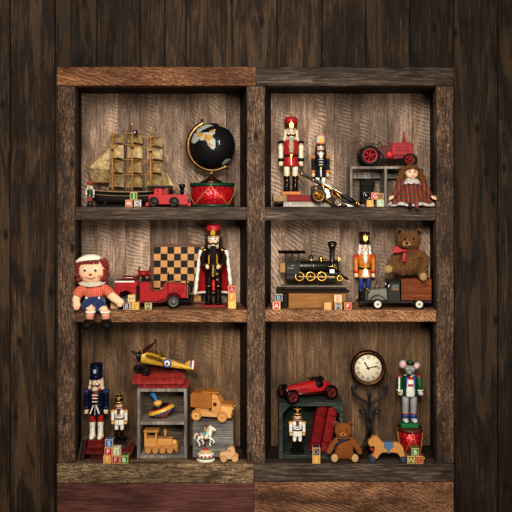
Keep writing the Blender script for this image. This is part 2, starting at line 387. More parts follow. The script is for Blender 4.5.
# ================================================================ nutcrackers (100 units tall from sole to hat top)
def sc(mb, f): bmesh.ops.scale(mb.bm, vec=(f, f, f), verts=mb.bm.verts); return mb
def nutcracker(root, f, coat, pants, boots, sleeve, hair, beard, hat, trim=None, belt='1c1a18', boot_h=20, epaulette='c9983a', skin='e2c3a0',
               beard_len=16, lower=None, hands='e2c3a0', braid=None, cuffs=None, mus=None, armdx=0, arms=True, head_only_front=False):
    """F: scale from hundredths to local units. Parts: legs (> boot), coat (> belt, buttons), arms (> epaulette, hand), head (> hair, beard, hat)"""
    trim = trim or 'c9983a'; P = paint; out = {}
    def fin(name, mb, m, par): return obj(name, sc(mb, f), m, par)
    for s in (-1, 1):
        x = s * 6.3
        mb = MB(); mb.lathe([(0, boot_h - 1), (4.1, boot_h - 1), (4.4, boot_h + 2), (4.7, 30), (4.6, 37), (0, 37)], (x, 0, 0), 18)
        if lower: mb.m(1).lathe([(4.75, boot_h), (4.9, boot_h + (37 - boot_h) * .55), (4.75, boot_h + (37 - boot_h) * .57)], (x, 0, 0), 18)
        leg = fin('leg', mb, [P(pants, .35), P(lower or pants, .4)], root)
        mb = MB(); mb.lathe([(0, .2), (5, .2), (5.1, 3), (4.2, 6), (4.1, boot_h * .6), (4.9, boot_h - 1), (5.2, boot_h), (4.4, boot_h + .2), (0, boot_h)], (x, 0, 0), 18)
        mb.ball((x, -4.2, 2.3), (4.2, 5.6, 2.9), 12); mb.drop(lambda c: c.z < 0)
        mb.m(1).torus((x, 0, boot_h), 4.9, .45, 'z', 16, 6); mb.box((x, -5.1, boot_h * .72), (1.2, .8, 1.6), .3); mb.box((x, -4.7, boot_h * .45), (1.0, .8, 1.2), .3)
        fin('boot', mb, [P(boots, .25), GOLD], leg)
    mb = MB(); mb.lathe([(0, 33), (11.6, 33), (12, 34), (10.6, 41), (9.9, 47), (10.6, 54), (12.2, 61), (11.6, 65.5), (6, 67.5), (0, 67.5)], n=26, sy=.74)
    mb.m(1); 
    mb.box((0, -8.35, 39.5), (1.0, .8, 12), .2, rot=(-.12, 0, 0))
    for z in (52, 56, 60):
        yy = -7.6 - (z - 50) * .13
        for s in (-1, 1): mb.m(2).ball((s * 4.6, yy + .1, z), .85, 8)
        if braid: mb.m(3).box((0, yy - .2, z), (9.5, .7, 1.1), .2)
    co = fin('coat', mb, [P(coat, .35), P(trim, .35, .5), GOLD, P(braid or 'c9983a', .4)], root)
    mb = MB(); mb.lathe([(10.2, 45.2), (10.7, 45.4), (10.7, 48.2), (10.2, 48.4)], n=26, sy=.76); mb.m(1).box((0, -8.2, 46.8), (3.4, 1, 3), .4)
    fin('belt', mb, [P(belt, .4), GOLD], co)
    if arms:
        for s in (-1, 1):
            x = s * (15.2 + armdx)
            mb = MB(); mb.lathe([(0, 66), (2.6, 65.5), (3.9, 63.5), (4.1, 58), (3.6, 52), (3.9, 47), (3.9, 41), (3.4, 40), (0, 40)], (x, 0, 0), 16)
            ar = fin('arm', mb, P(sleeve, .35), root)
            mb = MB(); mb.ball((x, 0, 64.3), (4.9, 4.6, 2.6), 14)
            for k in range(12):
                a = 2 * PI * k / 12; mb.cyl((x + math.cos(a) * 4.5, math.sin(a) * 4.3, 64), (x + math.cos(a) * 4.8, math.sin(a) * 4.6, 60.6), .6, .4, 6)
            fin('epaulette', mb, P(epaulette, .35, .4 if epaulette == 'c9983a' else 0), ar)
            mb = MB(); mb.lathe([(3.9, 39.8), (4.3, 40), (4.3, 43.5), (3.9, 43.7)], (x, 0, 0), 16)
            fin('cuff', mb, P(cuffs or trim, .4), ar)
            mb = MB(); mb.ball((x, -.4, 37), (3.3, 3.4, 3.6), 12); mb.ball((x - s * 2.6, -2.2, 37.4), (1.1, 1.2, 2), 8)
            for q in range(4): mb.ball((x - 2.1 + q * 1.4, -2.2, 34.6 + abs(q - 1.5) * .25), (.8, 1.3, 1.7), 8)
            fin('hand', mb, P(hands, .45), ar)
    # head
    mb = MB(); mb.lathe([(0, 66.5), (7, 66.8), (7.9, 69), (8.2, 74), (8.1, 80), (7, 84.5), (0, 85)], n=22, sy=.95)
    mb.ball((0, -8.4, 75.6), (1.5, 2.6, 2.2), 10)                              # nose
    mb.m(1)
    for s in (-1, 1): mb.ball((s * 3.3, -7.1, 78.4), (1.75, 1.2, 1.5), 10)
    mb.m(2)
    for s in (-1, 1):
        mb.ball((s * 3.2, -8.1, 78.3), (.85, .6, .95), 8)
        mb.box((s * 3.4, -7.6, 81), (3.6, 1, .9), .3, rot=(0, -s * .22, 0))
    mb.m(3).box((0, -7.7, 71.2), (5.4, 1.1, 2.2), .3)
    mb.m(1)
    for q in range(4): mb.box((-1.9 + q * 1.27, -8.3, 71.4), (1.1, .5, 1.5), .15)
    mb.m(3)
    for s in (-1, 1): mb.ball((s * 5.4, -6, 75), (1.2, .8, 1.2), 8)
    head = fin('head', mb, [P(skin, .42), P('f2ece0', .35), BLACK, P('b8282a', .4)], root)
    mb = MB()
    for s in (-1, 1): mb.tube([(s * .5, -8.6, 73.5), (s * 3, -8.7, 72.8), (s * 5.4, -7.6, 72.9), (s * 7, -6.2, 74.6)], [1.1, 1.2, .9, .3], 8)
    fin('moustache', mb, P(mus or '191613', .6), head)
    if hair:
        mb = MB()
        for s in (-1, 1):
            mb.ball((s * 8.6, .6, 74), (2.7, 5.6, 8.2), 12); mb.ball((s * 10, -.6, 68.5), (2.6, 4.4, 3.2), 10)
        mb.ball((0, 5.5, 74.5), (8, 4, 9), 12)
        mb.fuse(.7, 2, .7, .5); fin('hair', mb, fur(hair[0], hair[1], .9), head)
    if beard:
        mb = MB(); mb.ball((0, -8.4, 68.2), (4.8, 2.4, 3), 12); mb.ball((0, -9.2, 68 - beard_len * .45), (3.9, 2, beard_len * .5), 12)
        mb.fuse(.7, 2, .6, .5); fin('beard', mb, fur(beard[0], beard[1], .9), head)
    if hat: hat(root, head, fin)
    return root
def hat_shako(body, band, peak, front=None, plume=None, z1=100, flare=1.12, emblem=None):
    def fn(root, head, fin):
        mb = MB(); r = 8.4; mb.lathe([(0, 83), (r, 83), (r + .3, 85), (r * flare, z1 - 1.2), (r * flare - .7, z1), (0, z1 + .6)], n=26)
        h = fin('hat', mb, paint(body, .35), head)
        mb = MB(); mb.lathe([(r + .1, 83), (r + .7, 83.2), (r + .8, 86), (r + .3, 86.3)], n=26)
        fin('hat_band', mb, paint(band, .35, .5 if band == 'c9983a' else 0), h)
        mb = MB(); mb.lathe([(r*flare-.2, z1-2.6), (r*flare+.3, z1-2.4), (r*flare+.3, z1-.9), (r*flare-.4, z1-.6)], n=26)
        fin('hat_band', mb, paint(band, .35, .5 if band == 'c9983a' else 0), h)
        mb = MB(); mb.lathe([(0, 82.9), (9.6, 82.7), (9.9, 83.3), (0, 84)], (0, -3.4, 0), 20); fin('hat_peak', mb, paint(peak, .25), h)
        if front:
            mb = MB(); w = 4.6; mb.prism([(-w, 95), (-w * .8, 88), (0, 85.5), (w * .8, 88), (w, 95), (w * .45, 92.6), (0, 96), (-w * .45, 92.6)], -r * 1.0 - 1.4, -r + .6, .2)
            fin('hat_plate', mb, paint(front, .3, .6), h)
        if emblem:
            mb = MB(); mb.prism([(-2.2, 95), (-2.2, 91.5), (0, 89.3), (2.2, 91.5), (2.2, 95)], -r * flare - .4, -r + .5, .2); mb.m(1).ball((0, -r * flare - .3, 93), (.9, .5, .9), 8)
            fin('hat_badge', mb, [paint(emblem, .35), paint('39456b', .4)], h)
        if plume:
            mb = MB(); mb.ball((0, -1, z1 + 2.2), (1.8, 1.8, 2.6), 10); mb.cyl((0, -1, z1 - .5), (0, -1, z1 + 1), 1.1, 1.3, 8); fin('plume', mb, paint(plume, .5), h)
    return fn
def hat_crown(dome, gold='c9983a', z1=97):
    def fn(root, head, fin):
        mb = MB(); mb.lathe([(0, 83), (8.8, 83), (9, 87), (10.3, 91.5), (10.1, 95), (7.4, z1 + .6), (0, z1 + 1.8)], n=26)
        h = fin('hat', mb, paint(dome, .28), head)
        mb = MB(); n = 36
        def cf(u, v):
            a = u * 2 * PI + PI / 2; t = 87.2 + (3.6 * abs(((u * 8) % 1) - .5) * 2 if v > .5 else 0)
            z = 82.8 if v < .3 else (86 if v < .7 else t); r = 9.2 + (z - 82.8) * .14
            return (math.cos(a) * r, math.sin(a) * r, z)
        mb.grid(cf, 48, 3, .5); mb.keep = True
        fin('crown_band', mb, paint(gold, .28, .8), h)
        mb = MB(); mb.prism([(-3.4, 87), (-2.6, 83), (2.6, 83), (3.4, 87), (0, 91.5)], -11, -9.2, .2); fin('hat_plate', mb, paint(gold, .25, .8), h)
        mb = MB(); mb.ball((0, 0, z1 + 2.6), 1.2, 10); mb.cyl((0, 0, z1 + 3), (0, 0, z1 + 5), .5, .2, 8); fin('finial', mb, GOLD, h)
    return fn

# red guardsman of the upper right compartment
z = F1
rb = T('book', 'red hardcover book under the red nutcracker, lying on top of the white one', 'book', 301, 23, z + 5.2, 'books under the red nutcracker')
def flat_book(root, w, dp, h, cover, pages='d8ccb0', spine='front', bend=0.0, rough=.6):
    """lying book: covers, spine along the front, page block"""
    t = max(.5, h * .14); cm = paint(cover, rough, 0, .3 if cover[0] < 'd' else .06, .25)
    mb = MB(); mb.bx(-w/2 + .6, w/2 - .6, -dp/2 + (.4 if spine == 'front' else 1.0), dp/2 - .6, t, h - t, .1); obj('page_block', mb, paint(pages, .8, 0, .2, 2.0), root)
    for z0 in (0, h - t):
        mb = MB(); mb.bx(-w/2, w/2, -dp/2, dp/2, z0, z0 + t, t * .35); obj('cover', mb, cm, root)
    if spine == 'front':
        mb = MB(); n = 8; mb.grid(lambda u, v: (-w/2 + w * u, -dp/2 - math.sin(v * PI) * h * .22, h * v), 1, n, .5); obj('spine', mb, cm, root)
        for q in (-.36, .3):
            mb = MB(); mb.bx(w * q - .4, w * q + .4, -dp/2 - h * .3, -dp/2, h * .06, h * .94, .1); obj('spine_band', mb, paint(cover, .75, 0, .45, .6), root)
    return root
b2 = T('book', 'white hardcover book at the bottom of the pile under the red nutcracker', 'book', 306.5, 23, z, 'books under the red nutcracker')
flat_book(b2, 47, 20, 5.0, 'e4dccb', 'efe8d8')
rb.rotation_euler.z = .03
flat_book(rb, 56, 20, 6.4, '8c1c1b', 'b39a6c', spine='none')
mb = MB(); mb.bx(-28.4, -15, -10.4, 10.3, .2, 6.6, .3); obj('cloth_spine', mb, paint('8f7a50', .8), rb, label='tan cloth quarter binding at the left end')
mb = MB(); mb.bx(-15.4, 28, -10.5, -9.6, .9, 5.6, .2); obj('fore_edge', mb, paint('7d1a18', .7), rb)
g = T('nutcracker', 'tall red-coated nutcracker with cream arms and crowned red hat standing on two books', 'nutcracker', 291, 22, top(rb, 6.6), 'nutcracker figures')
mb = MB(); mb.bx(-11, 11, -7.5, 7.5, 0, 3.4, .5); obj('base', mb, paint('b5651f', .45), g)
e = bpy.data.objects
def on_base(root, h):
    """lift the figure's parts onto a base of height H"""
    for ch in root.children:
        if not ch.name.startswith('base'): ch.location.z += h
nutcracker(g, .76, 'a5161d', 'ddcfae', '161412', 'ddcfae', ('c9b692', 'efe2c4'), ('8a7f70', 'b9ae9c'), hat_crown('ad1620'), epaulette='161412', boot_h=20, beard_len=20, cuffs='161412')
on_base(g, 3.4); g.scale.x *= .88
# orange-hatted one behind the cannon
g = T('nutcracker', 'small white-legged nutcracker with orange banded hat and dark coat behind the cannon', 'nutcracker', 320.5, 39, F1, 'nutcracker figures')
mb = MB(); mb.bx(-7, 7, -4, 4, 0, 8, .5); obj('base', mb, BLACK, g)
nutcracker(g, .645, '23222c', 'e8e0d0', 'e0d8c8', '1b1a22', ('14110f', '2c2622'), ('d8d0c4', 'f2ece2'), hat_shako('e8e0d0', 'd8741c', '1a1714', 'b5601a', z1=98), epaulette='d88322', trim='e6dfd0', braid='e6dfd0', beard_len=7, cuffs='d88322', boot_h=18)
on_base(g, 8); g.scale.x *= .74
# tiny one far left
g = T('nutcracker', 'tiny green-vested toy soldier with red hat in the corner beside the ship', 'nutcracker', 90, 12, F1, 'nutcracker figures')
mb = MB(); mb.bx(-3.4, 3.4, -3, 3, 0, 1, .2); obj('base', mb, BLACK, g)
nutcracker(g, .245, '1e4a30', 'b02a22', '1a1614', 'd9d3c4', ('d9d3c4', 'f0eadc'), None, hat_crown('a8201c'), epaulette='d9d3c4', cuffs='8c1c1b', trim='d9d3c4')
on_base(g, 1)
# orange and blue soldier, middle right
g = T('nutcracker', 'orange-coated nutcracker with white hair and blue trousers beside the wooden bed truck', 'nutcracker', 364.5, 34, F2, 'nutcracker figures')
mb = MB(); mb.bx(-11, 11, -6, 6, 0, 4.2, .5); obj('base', mb, paint('c58a2a', .45), g)
nutcracker(g, .69, 'cf7a1e', '1f3c7a', '1b1815', 'cf7a1e', ('c6c2bb', 'f3f0ea'), ('c9c5be', 'f5f2ec'), hat_shako('3a2414', '1a1310', '1a1310', 'd9b25c', z1=99), epaulette='c4231c', trim='e9e2d4', beard_len=15, boot_h=14, cuffs='b8231c', belt='1a1714', mus='d8d4cc')
mb = MB(); mb.prism([(-4.2, 24.2), (4.2, 24.2), (2.2, 32), (-2.2, 32)], -7, -5.5, .2); obj('apron', mb, WHITE, g)
on_base(g, 4.2); g.scale.x *= .82
# navy soldier, lower left (stands on the book pile, placed in c3)
def make_navy(z, px, d):
    g = T('nutcracker', 'tall navy-coated nutcracker with red and white legs and navy hat on the red books', 'nutcracker', px, d, z, 'nutcracker figures')
    mb = MB(); mb.bx(-9, 9, -6, 6, 0, 1.2, .3); obj('base', mb, paint('7a1c1a', .5), g)
    nutcracker(g, .77, '0e1730', 'a81a20', 'e4dcc8', '0e1730', ('b9a98a', 'ddd0b4'), ('a89a82', 'd5c8ac'), hat_shako('0e1730', '0d152c', '10131c', emblem='b9bccb', z1=101), epaulette='27365c', trim='e6dfd0', boot_h=23, beard_len=1, cuffs='16244a', belt='16244a', braid='b98a3a', hands='dcb992')
    mb = MB()
    for s in (-1, 1):
        mb.prism([(s*.8, 36.5), (s*2.2, 36.5), (s*6.2, 28), (s*4.8, 27)], -8.2, -6.2, .2)
    for z_ in (40, 43.5, 47): mb.box((0, -7.2, z_), (6.4, 1.2, 1), .2)
    obj('coat_braid', mb, paint('d9d2c2', .5), g)
    mb = MB(); mb.lathe([(7.2, 49.5), (7.8, 50), (7.8, 52.5), (6.8, 53.2)], n=22, sy=.85); mb.box((0, -6.6, 46), (4, 1.2, 7), .3); obj('cravat', mb, paint('a01d1c', .45), g)
    on_base(g, 1.2); g.scale.x *= .84; g.scale.z *= .955; return g
def make_white(z, px, d, label, ht):
    g = T('nutcracker', label, 'nutcracker', px, d, z, 'nutcracker figures')
    mb = MB(); mb.bx(-6.5, 6.5, -5, 5, 0, 2.6, .4); obj('base', mb, BLACK, g)
    f = (ht - 3) / 104
    nutcracker(g, f, 'e4dfd4', 'e4dfd4', '14110f', 'e4dfd4', ('5a2812', '8c4a24'), ('4a2412', '7a4222'), hat_shako('15131a', 'c9983a', '14110f', plume='8a6a2c', emblem='c9983a', z1=98), epaulette='c9983a', trim='c9983a', boot_h=21, beard_len=11, cuffs='c9983a', belt='1a1714', braid='1e2440', hands='d8b27a')
    on_base(g, 2.6); return g
# king with the red cape, middle left
g = T('nutcracker', 'black king nutcracker in a red cape edged with white fur and gold', 'nutcracker', 213.5, 22, F2, 'nutcracker figures')
mb = MB(); mb.bx(-12, 14, -8, 6, 0, 2.4, .4); obj('base', mb, paint('8a1a1a', .45), g)
nutcracker(g, .83, '1c1313', '1a1414', '15110f', '1c1313', ('100d0c', '2a221e'), ('120e0c', '2c231f'), hat_crown('ad1a20', z1=95), epaulette='c9983a', boot_h=22, beard_len=15, arms=False, hands='d9b98e', trim='b88a34', cuffs='c9983a')
for s_ in (-1, 1):
    mb = MB(); P = [(s_ * 9.6, 1, 53), (s_ * 12.2, -2, 46), (s_ * 10.5, -6.5, 40), (s_ * 7.6, -9.5, 38.5)]; mb.tube(P, [3.0, 3.1, 2.8, 2.6], 12); ar = obj('arm', mb, paint('2a1512', .4), g)
    mb = MB(); mb.lathe([(2.6, -.5), (3.3, -.4), (3.3, 1.4), (2.6, 1.6)], (s_ * 7.8, -9.3, 38), 14, 'x'); obj('cuff', mb, GOLD, ar)
    mb = MB(); mb.ball((s_ * 6.2, -10.6, 38.2), (2.4, 2.3, 2.5), 12)
    for q in range(4): mb.ball((s_ * 5.2, -12.2 + q * .1, 36.8 + q * .95), (1.3, .8, .55), 8)
    mb.ball((s_ * 6.6, -12, 40.2), (.7, .7, 1.2), 8); obj('hand', mb, paint('dcbf95', .45), ar)
    mb = MB(); mb.ball((s_ * 9.8, .6, 54), (3.6, 3.4, 2), 12); obj('epaulette', mb, GOLD, ar)
def cape(u, v):
    a = PI * (1.1 - 1.2 * u); r0 = 14.5; r = r0 + 6.5 * v ** .7
    zz = 54 - 44 * v ** .95
    fold = math.sin(u * 22) * .5 * v
    return (math.cos(a) * (r + fold), 3.0 + math.sin(a) * (r * .5 + fold), zz)
mb = MB(); mb.grid(cape, 40, 16, .7); obj('cape', mb, paint('d61e28', .38, bmp=.2), g); cp = bpy.data.objects['cape']
mb = MB()
for u0 in (0.0, 1.0): mb.tube([Vector(cape(u0, v / 14)) + Vector((0, -.8, 0)) for v in range(15)], [2.1 + .35 * math.sin(k * 2.3) for k in range(15)], 8)
mb.tube([Vector(cape(u / 30, 1)) for u in range(31)], 1.3, 8)
obj('fur_trim', mb, fur('b9b2a4', 'f1ece0'), cp)
mb = MB()
for u0 in (.07, .93): mb.tube([Vector(cape(u0, v / 14)) + Vector((0, -1.6, 0)) for v in range(15)], .75, 6)
for u0 in (0, 1.0):
    for v in range(2, 15, 3): mb.ball(Vector(cape(u0, v / 14)) + Vector((0, -2.2, 0)), .5, 6)
obj('gold_trim', mb, GOLD, cp)
for c_, z_ in (((-4.5, -7.2, 45), (2, 1, 9)), ((4.5, -7.2, 45), (2, 1, 9)), ((0, -7.6, 31), (3, 1, 2)), ((4.5, -7.4, 31), (3, 1, 2)), ((4.5, -6.2, 25), (3, 1, 2))):
    mb = MB(); mb.box(c_, z_, .3); obj('gold_braid', mb, GOLD, g)
mb = MB(); mb.prism([(-3.5, 13), (3.5, 13), (4.5, 24), (-4.5, 24)], 3, 4.5, .3); obj('red_lining', mb, paint('d61e28', .4), g)
on_base(g, 2.4); g.scale.x *= .9
# ================================================================ small shared builders
def wheel(parent, x, y, z, r, w=2.4, tyre=None, rim='a31a1c', hub=None, spokes=0, name='wheel', tt=.3, steer=0.0):
    """a wheel in the x-z plane whose outer side faces -y"""
    def fix(mb):
        if steer: bmesh.ops.rotate(mb.bm, cent=(x, y, z), matrix=Matrix.Rotation(steer, 3, 'Z'), verts=mb.bm.verts)
        return mb
    mb = MB(); t = r * tt
    mb.lathe([(r - t, -w * .42), (r - t * .5, -w / 2), (r - t * .12, -w * .38), (r, 0), (r - t * .12, w * .38), (r - t * .5, w / 2), (r - t, w * .42), (r - t, -w * .42)], (x, y, z), 28, 'y')
    wh = obj(name, fix(mb), tyre or BLACK, parent)
    mb = MB(); ri = r - t
    mb.lathe([(ri + .05, -w * .36), (ri - .12 * r, -w * .4), (ri - .14 * r, w * .3), (ri + .05, w * .36), (ri + .05, -w * .36)], (x, y, z), 24, 'y')
    if spokes:
        for k in range(spokes):
            a = 2 * PI * k / spokes + .3; mb.cyl((x, y, z), (x + math.cos(a) * ri * .95, y, z + math.sin(a) * ri * .95), r * .085, r * .07, 6)
    else: mb.lathe([(0, -w * .2), (ri * .6, -w * .28), (ri * .95, -w * .1), (ri * .95, w * .2), (0, w * .2)], (x, y, z), 24, 'y')
    obj('rim', fix(mb), paint(rim, .35) if isinstance(rim, str) else rim, wh)
    mb = MB(); mb.lathe([(0, -w * .55), (r * .1, -w * .53), (r * .18, -w * .4), (r * .2, 0), (0, w * .3)], (x, y, z), 14, 'y')
    obj('hub', fix(mb), hub or (paint(rim, .35) if isinstance(rim, str) else rim), wh); return wh
BLOCKW = toywood('b98f56', 'e0bd86', 'x', .9)
def block(px, d, z, col, ch, label, size=7.6, ink='efe8d8', rot=0.0, frame=None, group='alphabet blocks', edge=None):
    o = T('alphabet_block', label, 'toy block', px, d, z, group, rot); h = size / 2
    mb = MB(); mb.box((0, 0, h), (size,) * 3, size * .06, seg=2); obj('cube_body', mb, toywood(*edge) if edge else BLOCKW, o)
    for nm, c_, s_ in (('front', (0, -h, h), (size * .84, .3, size * .84)), ('top', (0, 0, size), (size * .84, size * .84, .3)), ('side', (h, 0, h), (.3, size * .84, size * .84)), ('side', (-h, 0, h), (.3, size * .84, size * .84))):
        mb = MB(); mb.box(c_, s_, .08); obj('painted_' + nm, mb, paint(col, .45, 0, .22), o)
    if frame:
        for s in (-1, 1):
            mb = MB(); mb.box((s * size * .39, -h - .15, h), (.5, .25, size * .82), .05); obj('border', mb, paint(frame, .5), o)
    if ch:
        mb = MB(); mb.text(ch, size * .85, (0, -h - .22, h), .12); mb.bm.normal_update(); obj('letter', mb, paint(ink, .5, var=.05), o)
    return o
def plank_box(parent, x0, x1, y0, y1, z0, z1, t, m, back=True, mids=(), name='board', backm=None, backname='back_board', vert=False):
    """open-fronted crate: sides, top, bottom, back and dividing boards"""
    for nm, a in (('side', (x0, x0 + t, y0, y1, z0, z1)), ('side', (x1 - t, x1, y0, y1, z0, z1)), ('top', (x0 + t, x1 - t, y0, y1, z1 - t, z1)), ('bottom', (x0 + t, x1 - t, y0, y1, z0, z0 + t))):
        mb = MB(); mb.bx(*a, .25); plank_attr(obj(nm + '_' + name, mb, m, parent))
    for q in mids:
        mb = MB()
        if vert: mb.bx(q - t / 2, q + t / 2, y0 + .2, y1, z0 + t, z1 - t, .2)
        else: mb.bx(x0 + t, x1 - t, y0 + .2, y1, q - t / 2, q + t / 2, .2)
        plank_attr(obj('divider', mb, m, parent))
    if back:
        mb = MB(); mb.bx(x0 + .2, x1 - .2, y1, y1 + 1, z0 + .2, z1 - .2, .2); plank_attr(obj(backname, mb, backm or m, parent))
crate_grey = wood('crate_grey_wood', ('4a443f', '96897f', 'cfc4ba'), 'z', .6, .08, attr='board', contrast=1.1)
crate_dark = wood('crate_grey_dark', ('2c241d', '5c4d40', '8a7a6a'), 'x', .6, .08, attr='board')

# ================================================================ upper left compartment
# sailing ship
sail = fabric('b39a6e', .55, .16); sail2 = fabric('dcc699', .4, .16); mastm = toywood('9c6c35', 'd1a364', 'z', .8)  # broad tone noise paints ragged shading into the sail cloth
sh = T('model_ship', 'three-masted wooden model sailing ship with tan sails behind the red toy train', 'model ship', 130, 30, F1)
def sz(py): return 206.7 - py
hull_m = wood('ship_hull', ('0e0b09', '1d1713', '3d3228'), 'x', .7, .05)
def hull(u, v):
    x = -38 + 76 * u; w = 5.2 * (1 - abs(2 * u - 1) ** 3.0) ** .6 * (.35 + .65 * min(1, v * 1.6)); t = 1 - abs(2 * v - 1)
    sheer = 1.8 * (2 * u - 1) ** 2; a = v * PI
    return (x + (3 * math.sin(v * PI / 2) * (1 if u > .5 else -.6) if u in (0, 1) else 0), -math.cos(a) * w * 1.25 if True else 0, 14.5 + sheer - math.sin(a) ** .7 * 10.5)
mb = MB(); mb.grid(hull, 36, 14); mb.keep = True
hl = obj('hull', mb, hull_m, sh)
mb = MB(); mb.grid(lambda u, v: (-37 + 74 * u, (-1 + 2 * v) * 6.3 * (1 - abs(2*u-1) ** 3) ** .6, 13.2 + 1.8 * (2*u-1) ** 2), 30, 2, .5); obj('deck', mb, toywood('6b4a28', 'a97f4c', 'x'), sh)
for z_, col in ((14.6, 'b08d5c'), (10.6, '8f7048')):
    mb = MB(); mb.tube([Vector(hull(u / 30, 0)) + Vector((0, -.5, z_ - 14.5)) for u in range(31)], .45, 6); obj('rail', mb, paint(col, .5), hl)
mb = MB()
for i in range(15):
    u = (i + .8) / 16.5; p = Vector(hull(u, .06)); mb.box((p.x, p.y - .6, p.z - 1.6), (1.2, .7, 1.0), .2); 
obj('gun_port_trim', mb, paint('0c0a08', .5), hl)
mb = MB()
for i in range(24):
    u = (i + 1.2) / 26; p = Vector(hull(u, 0)); mb.cyl((p.x, p.y, p.z), (p.x, p.y, p.z + 2.2 + (i % 3) * .5), .55, .4, 6)
obj('railing_trim', mb, BLACK, hl)
mb = MB(); mb.bx(-34, 30, -3, 3, 0, 1.6, .3)
for x in (-24, 20): mb.bx(x - 1.4, x + 1.4, -4, 4, 1.2, 5.6, .3)
obj('stand', mb, paint('171310', .4), sh)
def sail_panel(c, w, h, bulge, taper=.92, rz=.55, m=sail, parent=None):
    R = Matrix.Rotation(rz, 3, 'Z')
    def f(u, v):
        x = (u - .5) * w * (taper + (1 - taper) * v) ; z = -h * v + math.sin(u * PI) * 1.2 * (v > .5) * v
        y = bulge * math.sin(u * PI) ** .8 * math.sin(v * PI * .92 + .15) + 1.2
        return Vector(c) + R @ Vector((x, y, z))
    mb = MB(); mb.grid(f, 10, 8, .25); return obj('sail', mb, m, parent)
for mx, top_y, rows, w in ((112.4, 129.5, ((134.5, 9), (144.5, 14), (160.5, 12.5), (174.5, 13)), 16), (132.2, 127, ((133.5, 10), (145, 13.5), (160, 13.5), (175, 13)), 20), (150.6, 131, ((137, 9.5), (148, 11.5), (161.5, 12), (175, 12)), 19)):
    x = mx - 130; mb = MB(); mb.cyl((x, 0, 11), (x, 0, sz(top_y) - 3), .95, .55, 8); mb.cyl((x, 0, sz(top_y) - 3.2), (x, 0, sz(top_y) + 2.5), .45, .25, 6)
    ma = obj('mast', mb, mastm, sh)
    mb = MB(); mb.ball((x, 0, sz(top_y) + 3), .95, 8); obj('mast_cap', mb, CREAM, ma)
    for q in (1.6, 15.5):
        mb = MB(); mb.lathe([(0, 0), (1.6, 0), (1.9, .8), (1.9, 1.3), (0, 1.3)], (x, 0, sz(top_y) - 6 - q), 10); obj('crosstree', mb, DARK if q > 2 else mastm, ma)
    for k, (y0, h) in enumerate(rows):
        ww = w * (.86 + .05 * k); yz = sz(y0)
        R = Matrix.Rotation(.55, 3, 'Z'); a = R @ Vector((-ww * .58, -1.0, 0)); b = R @ Vector((ww * .58, -1.0, 0))
        mb = MB(); mb.tube([(x + a.x, a.y, yz), (x + (a.x+b.x)/2, (a.y+b.y)/2, yz), (x + b.x, b.y, yz)], [.25, .5, .25], 6); obj('yard', mb, mastm, ma)
        sail_panel((x + {112.4: 5.5, 132.2: 3.2, 150.6: 5.0}[mx] - k * .3, .6, yz - .3), ww * random.uniform(.9, 1.08), h, 5.0, .96, .55, sail2 if k == 1 else sail, ma)
def tri(pts, bulge, m, nm='sail'):
    A, B, Cc = [Vector((p[0] - 130, p[2], sz(p[1]))) for p in pts]
    def f(u, v):
        p = A.lerp(B, u).lerp(A.lerp(Cc, u), v) if False else A + (B - A) * u * (1 - v) + (Cc - A) * u * v
        p = p.copy(); p.y -= bulge * math.sin(u * PI) * math.sin(v * PI); return p
    mb = MB(); mb.grid(f, 10, 8, .2); obj(nm, mb, m, sh)
tri(((110.5, 148, -.5), (87.5, 168.5, -1.5), (110.5, 171, -.5)), 2.2, sail2)
tri(((110, 181.5, -.5), (88.5, 169.5, -2), (110, 170.5, -.5)), 1.2, sail); tri(((88.2, 169.5, -2), (92, 181.5, -1.5), (110, 181.5, -.5)), 1.2, sail)
tri(((160, 164, 0), (163, 186, -1), (171.5, 189, -2)), 1.4, sail); tri(((166, 172, 0), (170, 188, -1), (177, 190.5, -3)), 1.4, sail2)
mb = MB(); mb.tube([(30, 0, 15), (40, -1, 19), (50, -2, 21)], [1, .8, .4], 8); obj('bowsprit', mb, mastm, sh)
mb = MB(); mb.tube([(-44.5, -2, sz(182)), (-19, -.5, sz(182))], .5, 6); obj('boom', mb, mastm, sh)
mb = MB(); mb.tube([(-44, -1.8, sz(168.6)), (-19, -.3, sz(147.5))], .4, 6); obj('gaff', mb, mastm, sh)
for p, q in (((-17.6, 0, sz(133)), (-43, -1, 17)), ((2.2, 0, sz(130)), (-16, 0, sz(150))), ((20.6, 0, sz(134)), (48, -2, 21)), ((2.2, 0, sz(130)), (20, 0, sz(158))), ((20.6, 0, sz(150)), (41, -1, 18.5)),
             ((-17.6, 0, sz(152)), (-10, -6, 15)), ((-17.6, 0, sz(152)), (-24, -6, 15)), ((2.2, 0, sz(150)), (9, -6, 15)), ((2.2, 0, sz(150)), (-5, -6, 15)), ((20.6, 0, sz(152)), (27, -5, 15)), ((20.6, 0, sz(152)), (13, -6, 15))):
    mb = MB(); mb.tube([p, q], .16, 4); obj('rigging_line', mb, paint('3a2c1c', .8), sh)
mb = MB(); mb.grid(lambda u, v: (2.5 + 5.2 * u, math.sin(u * 5) * .5 - .6, sz(130.5) - 4 * v), 8, 4, .2); fl = obj('flag', mb, paint('1c2b55', .6), sh)
mb = MB(); mb.box((5, -1.0, sz(132.4)), (1.6, .4, 1.4), .2); obj('flag_mark', mb, WHITE, fl)

